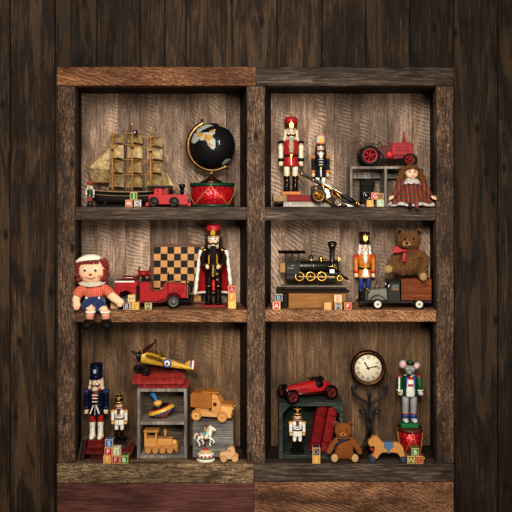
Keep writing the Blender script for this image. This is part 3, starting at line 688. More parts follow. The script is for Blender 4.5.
# red wooden train
tr = T('toy_train', 'red wooden toy locomotive with black roof and chimney beside the drum', 'toy train', 170, 9.5, F1, rot=0)
q = 206.9
def lx(p): return p - 170
TR = paint('b01519', .38, 0, .15)
mb = MB(); mb.prism([(lx(149.5), q-204.5), (lx(149.5), q-194.8), (lx(155), q-194.4), (lx(155), q-188.5), (lx(163.3), q-188.5), (lx(163.3), q-194.6), (lx(187), q-194.6), (lx(188.5), q-196), (lx(188.5), q-204.5)], -6.5, 6.5, .35); bd = obj('body', mb, TR, tr)
mb = MB(); mb.bx(lx(163.3), lx(169), -6.2, 6.2, q-194.8, q-189.2, .4); obj('cab_post', mb, paint('86100f', .4), bd)
mb = MB(); mb.cyl((lx(158.5), -6.9, q-191), (lx(158.5), -6.4, q-191), .8, n=10); obj('cab_window', mb, BLACK, bd)
mb = MB(); mb.box((lx(160.7), 0, q-187), (23.5, 15, 2.6), 1.0, seg=2); obj('roof', mb, paint('171412', .4), tr)
mb = MB(); mb.lathe([(0, 0), (1.9, 0), (1.9, 4.2), (2.2, 6), (3.2, 7.4), (3.3, 9.6), (2.6, 10.4), (0, 10.4)], (lx(182), 0, q-194.6), 18); obj('chimney', mb, paint('171412', .35), tr)
mb = MB(); mb.ball((lx(187.6), -4.6, q-198), (1.4, 1.6, 1.9), 10); obj('headlight', mb, paint('f0ece2', .3), tr)
mb = MB(); mb.bx(lx(187), lx(191.4), -4.5, 2.5, q-206, q-203, .4); obj('front_bumper', mb, TR, tr)
mb = MB(); mb.bx(lx(145.8), lx(150), -3, 3, q-206.4, q-202.4, .4); obj('coupler', mb, TR, tr)
for x in (155, 175):
    for y in (-7.2, 7.2): wheel(tr, lx(x), y, 5.05, 5.0, 2.2, rim='2a2522', hub=paint('3a332e', .4))

# drum and globe
def drum(px, d, z, r, h, label, hw=1.9, cord='c59a48', rim='123a2a', knob=True, n=4, taper=1.0):
    dr = T('toy_drum', label, 'toy drum', px, d, z)
    m, nt, b = nodes('drum_foil'); v = coords(nt, (.45,) * 3); vo = nt.nodes.new('ShaderNodeTexVoronoi'); nt.links.new(v, vo.inputs['Vector']); vo.inputs['Scale'].default_value = 1.2
    nt.links.new(ramp(nt, vo.outputs['Distance'], [(.1, srgb('e03038')), (.7, srgb('8c0d16'))]), b.inputs['Base Color']); b.inputs['Roughness'].default_value = .28; b.inputs['Metallic'].default_value = .45; bump(nt, b, vo.outputs['Distance'], .6, .003)
    mb = MB(); mb.lathe([(0, .6), (r * .96 * taper, .6), (r * .96, h - .6), (0, h - .6)], n=40); obj('shell', mb, m, dr)
    for z0, z1, t in ((0, hw + .6, taper), (h - hw - 1.6, h, 1.0)):
        mb = MB(); mb.lathe([(r * .95 * t, z0), (r * t, z0), (r * t, z1), (r * .95 * t, z1)], n=40); mb.lathe([(0, z0 + .1), (r * .94 * t, z0 + .1), (r * .94 * t, z0 + .3), (0, z0 + .3)] if z0 == 0 else [(0, z1 - .6), (r * .97, z1 - .6), (r * .97, z1 - .3), (0, z1 - .3)], n=40)
        obj('rim', mb, paint(rim, .4), dr)
    mb = MB(); pts = []
    for i in range(n * 2 + 1):
        a = 2 * PI * i / (n * 2) - PI / 2; lo = i % 2
        rr = r * (1.03 if not lo else 1.03 * taper); pts.append(Vector((math.cos(a) * rr, math.sin(a) * rr, h - hw - 1.2 if not lo else hw)))
    full = []
    for a, b_ in zip(pts, pts[1:]):
        for k in range(6):
            p = a.lerp(b_, k / 6); rr = r * (taper + (1 - taper) * (p.z / h)) * 1.025; v2 = Vector((p.x, p.y)).normalized() * rr; full.append((v2.x, v2.y, p.z))
    mb.tube(full + [full[0]], .24, 6); obj('cord', mb, paint(cord, .5), dr)
    if knob:
        for i in range(n):
            a = 2 * PI * i / n - PI / 2; mb = MB(); mb.ball((math.cos(a) * r * 1.04, math.sin(a) * r * 1.04, h - hw - .6), .75, 8); obj('knob', mb, GOLD, dr)
    return dr
dr = drum(212.3, 23, F1, 22.3, 23.5, 'large red foil toy drum with dark green rims under the black globe')
gl = T('globe', 'black tabletop globe on a brass stand standing on the large red drum', 'globe', 211.5, 23, top(dr, 23.6)); dr.scale.y *= .91
gc = Vector((0.8, 0, 37))
mb = MB(); mb.lathe([(0, 0), (11.5, 0), (11.8, .8), (9.5, 2.2), (5, 4.2), (2.4, 6.4), (1.6, 8), (0, 8)], (0, 0, 0), 30); obj('base', mb, metal('6d5236', .4), gl)
mb = MB(); mb.lathe([(0, 7), (1.3, 7), (1.0, 9), (1.7, 9.8), (1.1, 11.4), (0, 11.4)], n=14); obj('stem', mb, BRASS, gl)
pol_land = [[(-19, 7), (-20, 3), (-17, 1), (-13, 3), (-12, 7), (-14, 11), (-17, 12)], [(-14, 10), (-9, 14), (-3, 17), (2, 19), (-4, 21), (-10, 19), (-15, 15)],
            [(-12, 9), (-6, 12), (0, 12), (4, 15), (4, 11), (1, 8), (4, 4), (5, -1), (3, -5.5), (0, -4), (-3, 0), (-5, 4), (-10, 4), (-13, 6)],
            [(8, 21), (14, 19), (16, 16), (11, 18), (7, 19)], [(10, -18), (14, -14), (20, -12.5), (18, -15), (14, -18), (10, -20)], [(7, 3), (9, 4), (9, 0), (7.4, -.6)]]
pol_gold = [[(-13, 11), (-9, 12.5), (-7, 9), (-10, 7), (-14, 8)], [(-6, 9), (-1, 10), (2, 6), (-1, 3), (-6, 4)], [(-2, 13), (3, 15), (3, 12), (0, 11)], [(8, 20.5), (14, 18), (12, 17.5), (8, 19)], [(-3, 1), (0, 2), (1, -2), (-2, -1)]]
def inside(p, poly):
    x, y = p; c = False
    for i in range(len(poly)):
        (x1, y1), (x2, y2) = poly[i], poly[i-1]
        if (y1 > y) != (y2 > y) and x < (x2 - x1) * (y - y1) / (y2 - y1) + x1: c = not c
    return c
mb = MB(); mb.ball(gc, 22.8, 128)
for f in mb.bm.faces:
    c = f.calc_center_median() - gc
    if c.y < 2:
        p = (c.x, c.z)
        if any(inside(p, g_) for g_ in pol_gold): f.material_index = 2
        elif any(inside(p, g_) for g_ in pol_land): f.material_index = 1
    else:
        n_ = noise.noise(c * .11); f.material_index = 1 if n_ > .25 else (2 if n_ > .2 else 0)
obj('sphere', mb, [paint('1a1819', .5, 0, .2), paint('a9aea2', .6), paint('b9831f', .55)], gl)
a0, a1 = math.radians(112), math.radians(304); mb = MB(); R0, R1 = 23.9, 26.4; N = 40; prev = None
def arc(u, v):
    a = a0 + (a1 - a0) * u; w_ = [(R0, -1.6), (R1, -1.6), (R1, 1.6), (R0, 1.6), (R0, -1.6)][int(round(v * 4))]
    return gc + Vector((math.cos(a) * w_[0], w_[1], math.sin(a) * w_[0]))
mb.grid(arc, 40, 4); obj('meridian', mb, BRASS, gl)
for a in (a0, a1):
    dv = Vector((math.cos(a), 0, math.sin(a))); mb = MB(); mb.cyl(gc + dv * 22.5, gc + dv * 28, .8, .8, 10); mb.ball(gc + dv * 28, 1.3, 10); obj('axis_pin', mb, metal('4a3622', .4), gl)

block(129.4, 5, F1, 'b8443f', '', 'pale red alphabet block under the green block in front of the ship', 7.0)
mb = MB(); mb.box((0, -3.7, 3.5), (4.4, .3, 3.4), .1); obj('picture', mb, paint('d8b0a0', .6), bpy.data.objects['alphabet_block'])
bb = block(138.2, 5, F1, '35618c', 'D', 'blue and white alphabet block beside the red toy train', 7.0, frame='e6dfd0')
block(134.2, 5, top(bb, 7.15), '1f7a2c', 'J', 'green alphabet block with a white J stacked on two blocks', 7.2)

# ================================================================ upper right compartment
def zq(py): return 207 - py
cn = T('toy_cannon', 'ornate black and brass toy cannon tilted on its carriage beside the white book', 'toy cannon', 332, 11.2, F1); cn.scale.y *= .6
def cp_(px, py): return (px - 332, zq(py))
A, B = cp_(300, 173.5), cp_(361, 206)
def along(t, o=0):
    dx, dz = B[0]-A[0], B[1]-A[1]; L_ = math.hypot(dx, dz); return Vector((A[0] + dx * t - dz / L_ * o, -9, A[1] + dz * t + dx / L_ * o))
mb = MB(); mb.tube([along(t) for t in (0, .02, .1, .2, .45, .8, .9)], [1.2, 1.6, 1.3, 1.6, 2.2, 2.3, 1.6], 14); br = obj('barrel', mb, paint('1a1613', .3, .5), cn)
for t in (.012, .2, .46, .9):
    mb = MB(); mb.tube([along(t), along(t + .022)], 1.9 if t < .3 else 2.5, 14); obj('barrel_ring', mb, metal('b8782a', .3), br)
mb = MB(); mb.ball(along(.95), 1.7, 10); obj('breech_knob', mb, metal('b8782a', .3), br)
mb = MB(); mb.tube([along(.24, 1.5) + Vector((0, -1.6, 0)), along(.5, 1.6) + Vector((0, -2.2, 0)), along(.78, 1.4) + Vector((0, -2.2, 0))], [.5, 1.0, .8], 8); obj('silver_strip', mb, metal('e4ddcf', .2), br)
mb = MB(); mb.prism([cp_(311, 187), cp_(318, 185), cp_(330, 192), cp_(347, 202), cp_(354, 205.5), cp_(350, 206.8), cp_(336, 206.6), cp_(322, 198), cp_(311, 193)], -6.4, -2, .4); obj('carriage_cheek', mb, paint('211a15', .35), cn)
mb = MB(); mb.prism([cp_(311, 187), cp_(318, 185), cp_(330, 192), cp_(347, 202), cp_(354, 205.5), cp_(350, 206.8), cp_(336, 206.6), cp_(322, 198), cp_(311, 193)], -14.5, -11.5, .4); ck = obj('carriage_cheek', mb, paint('211a15', .35), cn)
for nm, pts, w_ in (('scroll', ((312, 193), (318, 194), (326, 200), (333, 205)), .9), ('scroll', ((321, 184), (323, 188), (322, 193), (325, 196)), .9), ('scroll', ((326, 187), (331, 190), (331, 195), (335, 198), (334, 203)), 1.0), ('scroll', ((334, 192), (339, 197), (341, 203), (346, 206)), .8), ('scroll', ((316, 186), (315, 190), (312, 192)), .7)):
    mb = MB(); mb.tube([(cp_(*p)[0], -15, cp_(*p)[1]) for p in pts], w_, 8); obj('brass_scroll', mb, metal('b8782a', .28), ck)
mb = MB(); mb.prism([cp_(324, 188), cp_(328, 190), cp_(330, 197), cp_(326, 199), cp_(323, 194)], -15.2, -14.4, .2); obj('silver_plate', mb, metal('a39d94', .35), ck)
mb = MB(); mb.prism([cp_(342, 203), cp_(347, 204.5), cp_(353, 206.8), cp_(345, 206.3)], -15.2, -14.4, .1); obj('silver_plate', mb, metal('d8d2c8', .25), ck)
for y in (-16.2, .2): wheel(cn, cp_(318, 190)[0], y, zq(193) - 3.0, 7.4, 1.4, paint('1d1714', .4), metal('75501f', .45), spokes=8)
wheel(cn, cp_(337, 199)[0], -16.2, 4.4, 4.2, 1.2, paint('1d1714', .4), metal('8f8578', .3), spokes=6)

cr = T('divided_crate', 'grey weathered two-section wooden crate with the red tractor on top', 'crate', 388, 14, F1)
zc = lambda py: 206.85 - py
plank_box(cr, -38, 37.5, 0, 25, 0, zc(166.4), 2.6, crate_grey, False, (-2.2,), 'board', vert=True)
mb = MB(); mb.bx(-35.4, 34.9, 23.5, 25, zc(178), zc(171), .2); plank_attr(obj('back_rail', mb, crate_grey, cr))
for x0 in (-35.4, 32.4):
    mb = MB(); mb.bx(x0, x0 + 2.5, 24, 25.5, 2.6, zc(178), .1); plank_attr(obj('back_post', mb, crate_grey, cr))
# tractor
tc = T('toy_tractor', 'red toy tractor with ribbed black tyres on top of the grey divided crate', 'toy tractor', 388, 22, top(cr, zc(166.4)))
u = lambda p: p - 388
w = lambda py: 165.6 - py
R_ = paint('a51a20', .36, 0, .2)
mb = MB(); mb.prism([(u(391), w(154)), (u(391), w(143.6)), (u(394), w(142.2)), (u(409), w(141.6)), (u(411.6), w(143)), (u(411.8), w(153.5)), (u(408), w(155))], -4.2, 4.2, .5); hd = obj('hood', mb, R_, tc)
mb = MB(); mb.bx(u(410.6), u(412.6), -3.8, 3.8, w(154), w(143.2), .3); obj('radiator', mb, paint('7a1418', .4), hd)
for z_ in (147, 150): 
    mb = MB(); mb.bx(u(394), u(408), -4.5, -4.1, w(z_) - .3, w(z_) + .3); obj('hood_stripe', mb, paint('6a1014', .4), hd)
mb = MB(); mb.prism([(u(372), w(157)), (u(372), w(150)), (u(392), w(151)), (u(410), w(154)), (u(410), w(157)), (u(392), w(158.5))], -2.8, 2.8, .4); obj('chassis', mb, paint('7d1519', .45), tc)
mb = MB(); mb.prism([(u(377), w(158)), (u(376), w(147)), (u(381), w(146)), (u(386), w(144.5)), (u(393), w(144)), (u(393), w(158))], -3.4, 3.4, .4); obj('gearbox', mb, paint('5d1215', .45), tc)
mb = MB(); mb.lathe([(0, -4.8), (2.4, -4.6), (3.6, -3.6), (3.9, -1), (3.4, 2), (0, 2)], (u(389), -1.5, w(154)), 18, 'y'); obj('flywheel_cover', mb, paint('c4262b', .3), tc)
mb = MB(); mb.tube([(u(404.3), 0, w(142.5)), (u(404.3), 0, w(140)), (u(404.2), 0, w(133.6)), (u(404.2), 0, w(130.5))], [1.1, 1.5, .9, .6], 12); obj('exhaust', mb, R_, tc)
mb = MB(); mb.lathe([(0, 0), (1.5, 0), (1.5, 1.4), (.8, 2), (0, 2)], (u(389.5), 0, w(143)), 12); obj('fuel_cap', mb, R_, tc)
for s in (-1, 1):
    mb = MB(); mb.grid(lambda a, b: (u(368.6) + math.cos(PI * (.98 - .62 * a)) * 11.3, s * (5.2 + 6.4 * b), w(154.6) + math.sin(PI * (.98 - .62 * a)) * 11.6), 14, 2, 1.7); obj('fender', mb, R_, tc)
mb = MB(); mb.torus((0, 0, 0), 2.6, .4, 'z', 20, 6); mb.cyl((-2.6, 0, 0), (2.6, 0, 0), .25, n=6); mb.cyl((0, 0, 0), (0, 0, -8), .4, n=6)
bmesh.ops.rotate(mb.bm, cent=(0, 0, 0), matrix=Matrix.Rotation(-.75, 3, 'Y'), verts=mb.bm.verts); bmesh.ops.translate(mb.bm, vec=(u(379.4), 0, w(142)), verts=mb.bm.verts); obj('steering_wheel', mb, BLACK, tc)
mb = MB(); mb.ball((u(373), 0, w(147)), (3, 3.2, .9), 12); mb.box((u(370.8), 0, w(145.5)), (.8, 5, 3), .3); mb.cyl((u(373), 0, w(147.5)), (u(374), 0, w(152)), .6, n=8); obj('seat', mb, paint('6d1316', .45), tc)
mb = MB(); mb.tube([(u(378), -3, w(150)), (u(383), -4.5, w(156)), (u(381), -5, w(163.5)), (u(378.5), -5, w(164.4))], .6, 6); obj('drawbar', mb, BLACK, tc)
def lug_wheel(x, y, z, r, wd, n):
    wh = wheel(tc, x, y, z, r, wd, paint('1a1816', .6), 'a51a20', spokes=6)
    mb = MB()
    for k in range(n):
        a = 2 * PI * k / n; mb.box((x + math.cos(a) * (r - .1), y, z + math.sin(a) * (r - .1)), (.9, wd * .9, .8), .15, rot=(0, -a, .0))
    obj('tread', mb, paint('1a1816', .6), wh)
for y in (-8.3, 8.3): lug_wheel(u(368.5), y, 10.4, 9.9, 4.6, 24)
for y, x in ((-4.6, 408.4), (4.6, 412.6)): lug_wheel(u(x), y, 6.5, 6.1, 2.8, 18)
mb = MB(); mb.cyl((u(408.4), -4.4, 6.5), (u(412.6), 4.4, 6.5), .7, n=8); obj('front_axle', mb, R_, tc)
mb = MB(); mb.cyl((u(368.5), -8, 10.4), (u(368.5), 8, 10.4), 1, n=8); obj('rear_axle', mb, R_, tc)
# old camera
cm = T('folding_camera', 'black vintage bellows camera with round lens inside the grey divided crate', 'camera', 367.6, 23, top(cr, 2.7))
mb = MB(); mb.bx(-6.4, 7.4, 4, 9, 0, 23.2, .8); obj('body', mb, paint('14110f', .6, bmp=.3), cm)
mb = MB(); n = 7
for i in range(n): mb.box((-1.2, 4.2 - i * 1.25, 11.5), (11.5 - i * .5 - (i % 2) * 1.0, 1.3, 15 - i * .7 - (i % 2) * 1.0), .2)
obj('bellows', mb, paint('1a1614', .7), cm)
mb = MB(); mb.bx(-6.4, 6, -7.5, 4, 0, 1.2, .3); obj('bed', mb, paint('1a1614', .5), cm)
mb = MB(); mb.bx(-7.4, 3.6, -6, -4.6, 1.2, 13.5, .5); obj('lens_board', mb, paint('171412', .4), cm)
mb = MB(); mb.lathe([(0, -3.4), (2.6, -3.2), (2.9, -4.4), (4.2, -4.2), (4.6, -2), (4.6, 0), (0, 0)], (-2.6, -5.8, 8), 22, 'y'); le = obj('lens_barrel', mb, paint('211d1b', .3), cm)
mb = MB(); mb.torus((-2.6, -10, 8), 3.6, .3, 'y', 24, 6); obj('lens_ring', mb, metal('8c867c', .3), le)
mb = MB(); mb.ball((-2.6, -9, 8), (2.4, .8, 2.4), 14); obj('lens_glass', mb, paint('1c2530', .05, coat=1), le)
mb = MB(); mb.tube([(6, -2, 1), (6.2, -2, 12), (6.4, -1, 22)], .7, 8); obj('strut', mb, metal('55504a', .35), cm)
mb = MB(); mb.bx(-2.5, 4, 5, 8, 23, 24.2, .4); obj('handle', mb, paint('221d1a', .6), cm)
bq = block(369.6, 4, F1, 'd08d28', 'E', 'orange alphabet block in front of the vintage camera', 6.6, ink='e9c890')
bw = block(379.8, 4, F1, '9fb090', 'L', 'pale green and white alphabet block beside the crate divider', 7.2, ink='dfe2d2')
block(374.2, 6, top(bq, 6.9) + .3, 'b8262a', 'G', 'red alphabet block with a white G stacked before the camera', 6.9)
block(380.0, 9, top(bw, 7.3), '7a5a34', '', 'plain brown alphabet block stacked behind the red letter block', 6.2)

# porcelain doll
dl = T('doll', 'porcelain doll with brown ringlets in a red plaid dress seated on the upper shelf', 'doll', 411.5, 4, F1); dl.scale.y *= .7
m_pl, nt, b = nodes('plaid'); tc_ = coords(nt, (1, 1, 1)); sx = nt.nodes.new('ShaderNodeSeparateXYZ'); nt.links.new(tc_, sx.inputs[0])
def stripe(sock, f, ph, th): return mathn(nt, 'GREATER_THAN', mathn(nt, 'SINE', mathn(nt, 'ADD', mathn(nt, 'MULTIPLY', sock, f), ph)), th)
c0 = mix(nt, mathn(nt, 'MULTIPLY', stripe(sx.outputs[0], 1.5, .4, .1), .6), srgb('7c1317'), srgb('182818'))
c0 = mix(nt, mathn(nt, 'MULTIPLY', stripe(sx.outputs[2], 1.6, 0, .2), .6), c0, srgb('2a3a22'))
c0 = mix(nt, mathn(nt, 'MULTIPLY', stripe(sx.outputs[0], 1.5, 2.5, .97), .5), c0, srgb('a58a4a'))
nt.links.new(c0, b.inputs['Base Color']); b.inputs['Roughness'].default_value = .85
mb = MB(); mb.ball((0, 0, 34.2), (6.4, 6.2, 7.2), 24); mb.ball((0, -4.6, 30.6), (3.6, 2.6, 2.6), 14); mb.ball((0, 1, 27), (2.6, 2.6, 4), 14); mb.ball((0, -6.5, 33.3), (.9, .9, 1.2), 10)
for s in (-1, 1): mb.ball((s * 3.4, -3.6, 32), (2.4, 2.2, 2.2), 12)
mb.fuse(.5, 4); skin = paint('e3b694', .4, 0, .06); bd = obj('head', mb, skin, dl)
for s in (-1, 1):
    mb = MB(); mb.ball((s * 2.6, -5.5, 35), (1.3, .7, .9), 12); mb.m(1).ball((s * 2.6, -6.1, 35), (.95, .4, .9), 10); mb.m(2).tube([(s * 1.2, -6, 37), (s * 2.6, -6.2, 37.5), (s * 4, -5.5, 36.9)], .25, 5); obj('eye', mb, [WHITE, paint('4a3a30', .2), paint('5a3a22', .6)], bd)
mb = MB(); mb.ball((0, -6.9, 30.7), (1.4, .5, .55), 10); obj('lips', mb, paint('b5403a', .35), bd)
mb = MB(); random.seed(4)
mb.ball((0, 1.6, 36.5), (7.4, 6.6, 6.4), 20)
for i in range(46):
    a = random.uniform(-.25, PI + .25); x0, y0 = math.cos(a) * 7.2, 1.2 + math.sin(a) * 5.6; zt = random.uniform(35, 41); ln = random.uniform(10, 20); ph = random.random() * 6; pts = []
    for k in range(14):
        t = k / 13; out = 1 + t * .95
        pts.append((x0 * out + math.cos(ph + t * 14) * .9, y0 * (1 + t * .3) + math.sin(ph + t * 14) * .9, zt - ln * t))
    mb.tube(pts, [1.5] * 12 + [1.1, .5], 6)
for i in range(9):
    x0 = -5.5 + i * 1.4; mb.tube([(x0 * .7, -3.2, 41.5), (x0, -6.0, 39.6), (x0 * 1.15, -6.4, 37.8 - abs(x0) * .2)], [1.2, 1, .5], 6)
obj('hair', mb, fur('2c1708', '8a5a30', .8), bd)
def dress(u, v):
    a = u * 2 * PI; r = 5.2 + 15.2 * v ** 1.25; fz = math.sin(a * 13) * (.25 + 1.1 * v)
    return (math.cos(a) * (r + fz) * 1.05, 1 + math.sin(a) * (r * .62 + fz * .7) - 3.0 * v, 24 - 21 * v ** 1.15 + (1.2 * math.sin(a * 6.5) * v if v > .7 else 0))
mb = MB(); mb.grid(dress, 104, 16); mb.lathe([(4, 23), (6.4, 23.5), (6.8, 26), (4, 28.2), (2, 28.5)], n=24, sy=.75); dd = obj('dress', mb, m_pl, dl)
def hem(u, v):
    p = Vector(dress(u, 1)); a = u * 2 * PI; return (p.x * (.985 + .06 * v), p.y * (.985 + .06 * v), max(.65, p.z + .7 - 3.1 * v))
mb = MB(); mb.grid(hem, 104, 2, .3); obj('lace_hem', mb, paint('e9e2d8', .8), dd)
def coll(u, v):
    a = u * 2 * PI; r = 2.6 + 6.3 * v; return (math.cos(a) * r * 1.18, -.4 + math.sin(a) * r * .75, 29.2 - 6.4 * v ** 1.4 + math.sin(a * 12) * .6 * v)
mb = MB(); mb.grid(coll, 72, 5, .4); obj('lace_collar', mb, paint('efe8df', .8, var=.1, scale=1.2), dl)
for s in (-1, 1):
    mb = MB(); P0, P1, P2 = Vector((s * 6.5, .5, 25)), Vector((s * 13.5, -2, 17.5)), Vector((s * 19, -6, 10.5))
    mb.tube([P0, P0.lerp(P1, .5) + Vector((s * 1.3, 0, .6)), P1, P1.lerp(P2, .6), P2], [3.2, 4.4, 4, 3.1, 2.0], 14); obj('sleeve', mb, m_pl, dl)
    mb = MB(); mb.cyl(P2 - Vector((s * .5, -.4, -.6)), P2 + Vector((s * 1.2, -.5, -1)), 1.4, 1.3, 10); mb.ball(P2 + Vector((s * 1.9, -.8, -1.4)), (1.9, 1.2, 1.6), 12)
    for k in range(4):
        q_ = P2 + Vector((s * 3.1, -1.2, -.5 - k * .85)); mb.tube([P2 + Vector((s * 2.2, -.9, -.9 - k * .5)), q_, q_ + Vector((s * (1.5 - abs(k - 1.4) * .25), -.7, -.5))], [.55, .5, .35], 6)
    mb.tube([P2 + Vector((s * 1.4, -1.4, -.8)), P2 + Vector((s * 2.4, -2.2, .3)), P2 + Vector((s * 3.2, -2.6, .6))], [.6, .5, .35], 6)
    mb.fuse(.3, 2); obj('hand', mb, skin, dl)
for x, dy in ((2.6, 0), (-4, 2)):
    mb = MB(); mb.tube([(x, -4, 4), (x, -12 + dy, 4), (x, -15.5 + dy, 2.6)], [2.2, 2, 1.9], 10); lg = obj('leg', mb, paint('8a4a38', .5), dl)
    mb = MB(); mb.ball((x, -16.5 + dy, 1.0), (2.1, 2.2, 3.4), 12); mb.fuse(.5, 1); obj('shoe', mb, paint('7a3a2c', .4) if x > 0 else BLACK, lg)
# ================================================================ middle left compartment
block(115, 11, F2, 'c7a274', '', 'plain natural wood alphabet block beside the rag doll', 7.0)
b1 = block(127.6, 2, F2, '33365e', 'B', 'dark blue alphabet block with cream border in front of the fire engine', 7.4, ink='d9cba8', frame='d9cba8')
b2_ = block(135.8, 2, F2, 'd6a53c', 'E', 'yellow alphabet block beside the dark blue block', 7.4, ink='9c7a3c')
block(132.0, 2, top(b1, 7.55), 'd6b988', 'M', 'cream alphabet block stacked on the dark blue and yellow blocks', 7.2, ink='8a7a68')
block(148.8, 4, F2, '3d5a34', 'W', 'dark green alphabet block with a pale W under the fire engine', 7.0, ink='d9c79a', frame='c9b06a')
# three-block column by the king
q1 = block(232.2, 10, F2, 'dba53a', 'S', 'yellow alphabet block at the bottom of the column beside the king', 7.6, ink='f2dca0', frame='ecca72')
q2 = block(232.2, 10, top(q1, 7.7), 'd8862a', 'F', 'orange alphabet block with an F in the middle of the column beside the king', 7.6, ink='f6e3b4')
block(231.8, 10, top(q2, 7.7), 'a82a35', 'A', 'red alphabet block on top of the column beside the king', 7.4, ink='d8a0a0')

# chequered games board leaning on the back
bdp = T('chess_board', 'wooden chequered games board leaning at the back behind the fire engine', 'chess board', 180.5, 40, F2)
mb = MB(); mb.bx(-29.5, 29.5, 0, 2, 0, 59, .5); obj('frame', mb, toywood('4a2f1c', '7d5230', 'x', .6), bdp)
mb = MB(); n = 8; s_ = 6.75
for i in range(n):
    for j in range(n): mb.m((i + j) % 2).bx(-27 + i * s_, -27 + (i + 1) * s_, -.35, .2, 2.2 + j * s_, 2.2 + (j + 1) * s_)
obj('checker_pattern', mb, [toywood('a3743f', 'c99a63', 'x', .5), paint('17130f', .5)], bdp)
bdp.rotation_euler.x = -.07; bdp.location.z += .25 * S

# fire engine
fe = T('fire_engine', 'red vintage toy fire engine with open seat and black wheels before the games board', 'toy fire engine', 155, 19, F2, rot=0)
u = lambda p: p - 155
w = lambda py: 309 - py
R_ = paint('a3161b', .34, 0, .2); RD = paint('6d1114', .4)
mb = MB(); mb.prism([(u(116), w(299)), (u(116.5), w(283)), (u(119), w(281.5)), (u(137), w(281.5)), (u(139), w(284)), (u(139), w(299)), (u(134), w(299)), (u(133), w(294)), (u(128), w(291)), (u(122), w(293)), (u(120), w(299))], -10, 10, .5); rear = obj('rear_body', mb, R_, fe)
mb = MB(); mb.bx(u(117), u(136), -10.6, -9.8, w(283.2), w(281.6), .2); obj('white_rail', mb, WHITE, rear)
mb = MB(); mb.tube([(u(118), -9, w(281)), (u(121), -9, w(279)), (u(133), -9, w(278.6)), (u(136), -9, w(280.5))], .5, 6); obj('hand_rail', mb, metal('9c938a', .3), rear)
mb = MB(); mb.bx(u(122), u(138), -6, 6, w(281.6), w(278), .8); obj('ladder_rack', mb, RD, rear)
mb = MB(); mb.bx(u(137.6), u(141), -10.8, -9, w(300), w(286), .5); mb.ball((u(139.3), -11, w(289)), 1, 8); mb.ball((u(139.3), -11, w(295)), 1, 8); obj('pump_panel', mb, paint('1a1614', .4), fe)
mb = MB(); mb.lathe([(0, -6), (5.4, -6), (5.4, -5), (3.6, -4.6), (3.6, 4.6), (5.4, 5), (5.4, 6), (0, 6)], (u(144.5), 0, w(275.6)), 20, 'x', sx=.8); obj('hose_reel', mb, paint('8f1518', .4), fe)
for x in (139.4, 149.6):
    mb = MB(); mb.tube([(u(x), -3, w(282)), (u(x), -3, w(272)), (u(x + .6), -3, w(270))], .6, 6); mb.ball((u(x + .6), -3, w(269.6)), .9, 8); obj('reel_bracket', mb, BLACK, fe)
mb = MB(); mb.prism([(u(139), w(303)), (u(139), w(286)), (u(143), w(283)), (u(150), w(283)), (u(152), w(292)), (u(158), w(293)), (u(163), w(292)), (u(164), w(286)), (u(168), w(285)), (u(169), w(303))], -8.5, 8.5, .4); obj('cab_body', mb, R_, fe)
mb = MB(); mb.bx(u(143), u(150.5), -7.5, 7.5, w(284), w(281.4), .8); mb.bx(u(142), u(145), -7.5, 7.5, w(284), w(277), .8); obj('seat', mb, paint('1c1513', .5), fe)
mb = MB(); mb.prism([(u(138), w(303.5)), (u(138), w(301.5)), (u(160), w(301.5)), (u(168), w(298)), (u(168), w(301)), (u(162), w(303.5))], -11.5, -8, .3); obj('running_board', mb, RD, fe)
mb = MB(); mb.prism([(u(168), w(300)), (u(168), w(285.5)), (u(172), w(284.4)), (u(186), w(286.5)), (u(187), w(288)), (u(187), w(300))], -6.2, 6.2, .7); hd = obj('hood', mb, R_, fe)
mb = MB()
for x in range(173, 184, 2): mb.bx(u(x), u(x) + .8, -6.6, -6.1, w(295), w(289), .1)
obj('louver', mb, RD, hd)
mb = MB(); mb.bx(u(186.6), u(188.6), -6.6, 6.6, w(300), w(286), .5); gr = obj('radiator', mb, metal('8a8078', .35), fe)
mb = MB(); mb.tube([(u(168), 0, w(286)), (u(169), 0, w(277.5))], .35, 6); mb.torus((0, 0, 0), 2.6, .4, 'x', 20, 6)
for v in mb.bm.verts:
    if v.co.length < 3.2: v.co += Vector((u(168.3), -3, w(277)))
obj('steering_wheel', mb, BLACK, fe)
mb = MB(); mb.bx(u(170), u(170.6), -6, 6, w(285), w(283)); obj('windscreen_rail', mb, metal('9c938a', .3), fe)
def fender(par, cx, cz, r, y0, y1, a0, a1, m, th=1.0, tail=None):
    pts = [(cx + math.cos(a0 + (a1 - a0) * i / 16) * r, cz + math.sin(a0 + (a1 - a0) * i / 16) * r) for i in range(17)]
    if tail: pts = pts + tail
    def f(a, b):
        t = a * (len(pts) - 1); i = min(int(t), len(pts) - 2); k = t - i
        return (pts[i][0] * (1 - k) + pts[i+1][0] * k, y0 + (y1 - y0) * b, pts[i][1] * (1 - k) + pts[i+1][1] * k)
    mb = MB(); mb.grid(f, len(pts) - 1, 2, th); return obj('fender', mb, m, par)
for y0, y1 in ((-12.4, -6), (6, 12.4)): fender(fe, u(174.2), w(302), 8.0, y0, y1, .35, PI * .86, R_, 1.2, [(u(164), w(300.5)), (u(158), w(302))])
SIL = metal('a8a098', .35)
for y in (-10.2, 10.2):
    wheel(fe, u(174), y, 6.5, 6.4, 3, paint('1b1917', .5), paint('6e6a66', .4), SIL, spokes=10)
    wheel(fe, u(127), y, 6.5, 6.4, 3, paint('1b1917', .5), paint('6e6a66', .4), SIL, spokes=10)
for y in (-6.8, 6.8):
    mb = MB(); mb.lathe([(0, 2.2), (1.2, 2), (2.6, 0), (2.6, -.6), (0, -.9)], (u(190.4), y, w(292)), 16, 'x'); mb.m(1).ball((u(191.2), y, w(292)), (.8, 1.9, 1.9), 10); obj('headlamp', mb, [paint('1d1a18', .3, .5), paint('b8b4ac', .15)], fe)
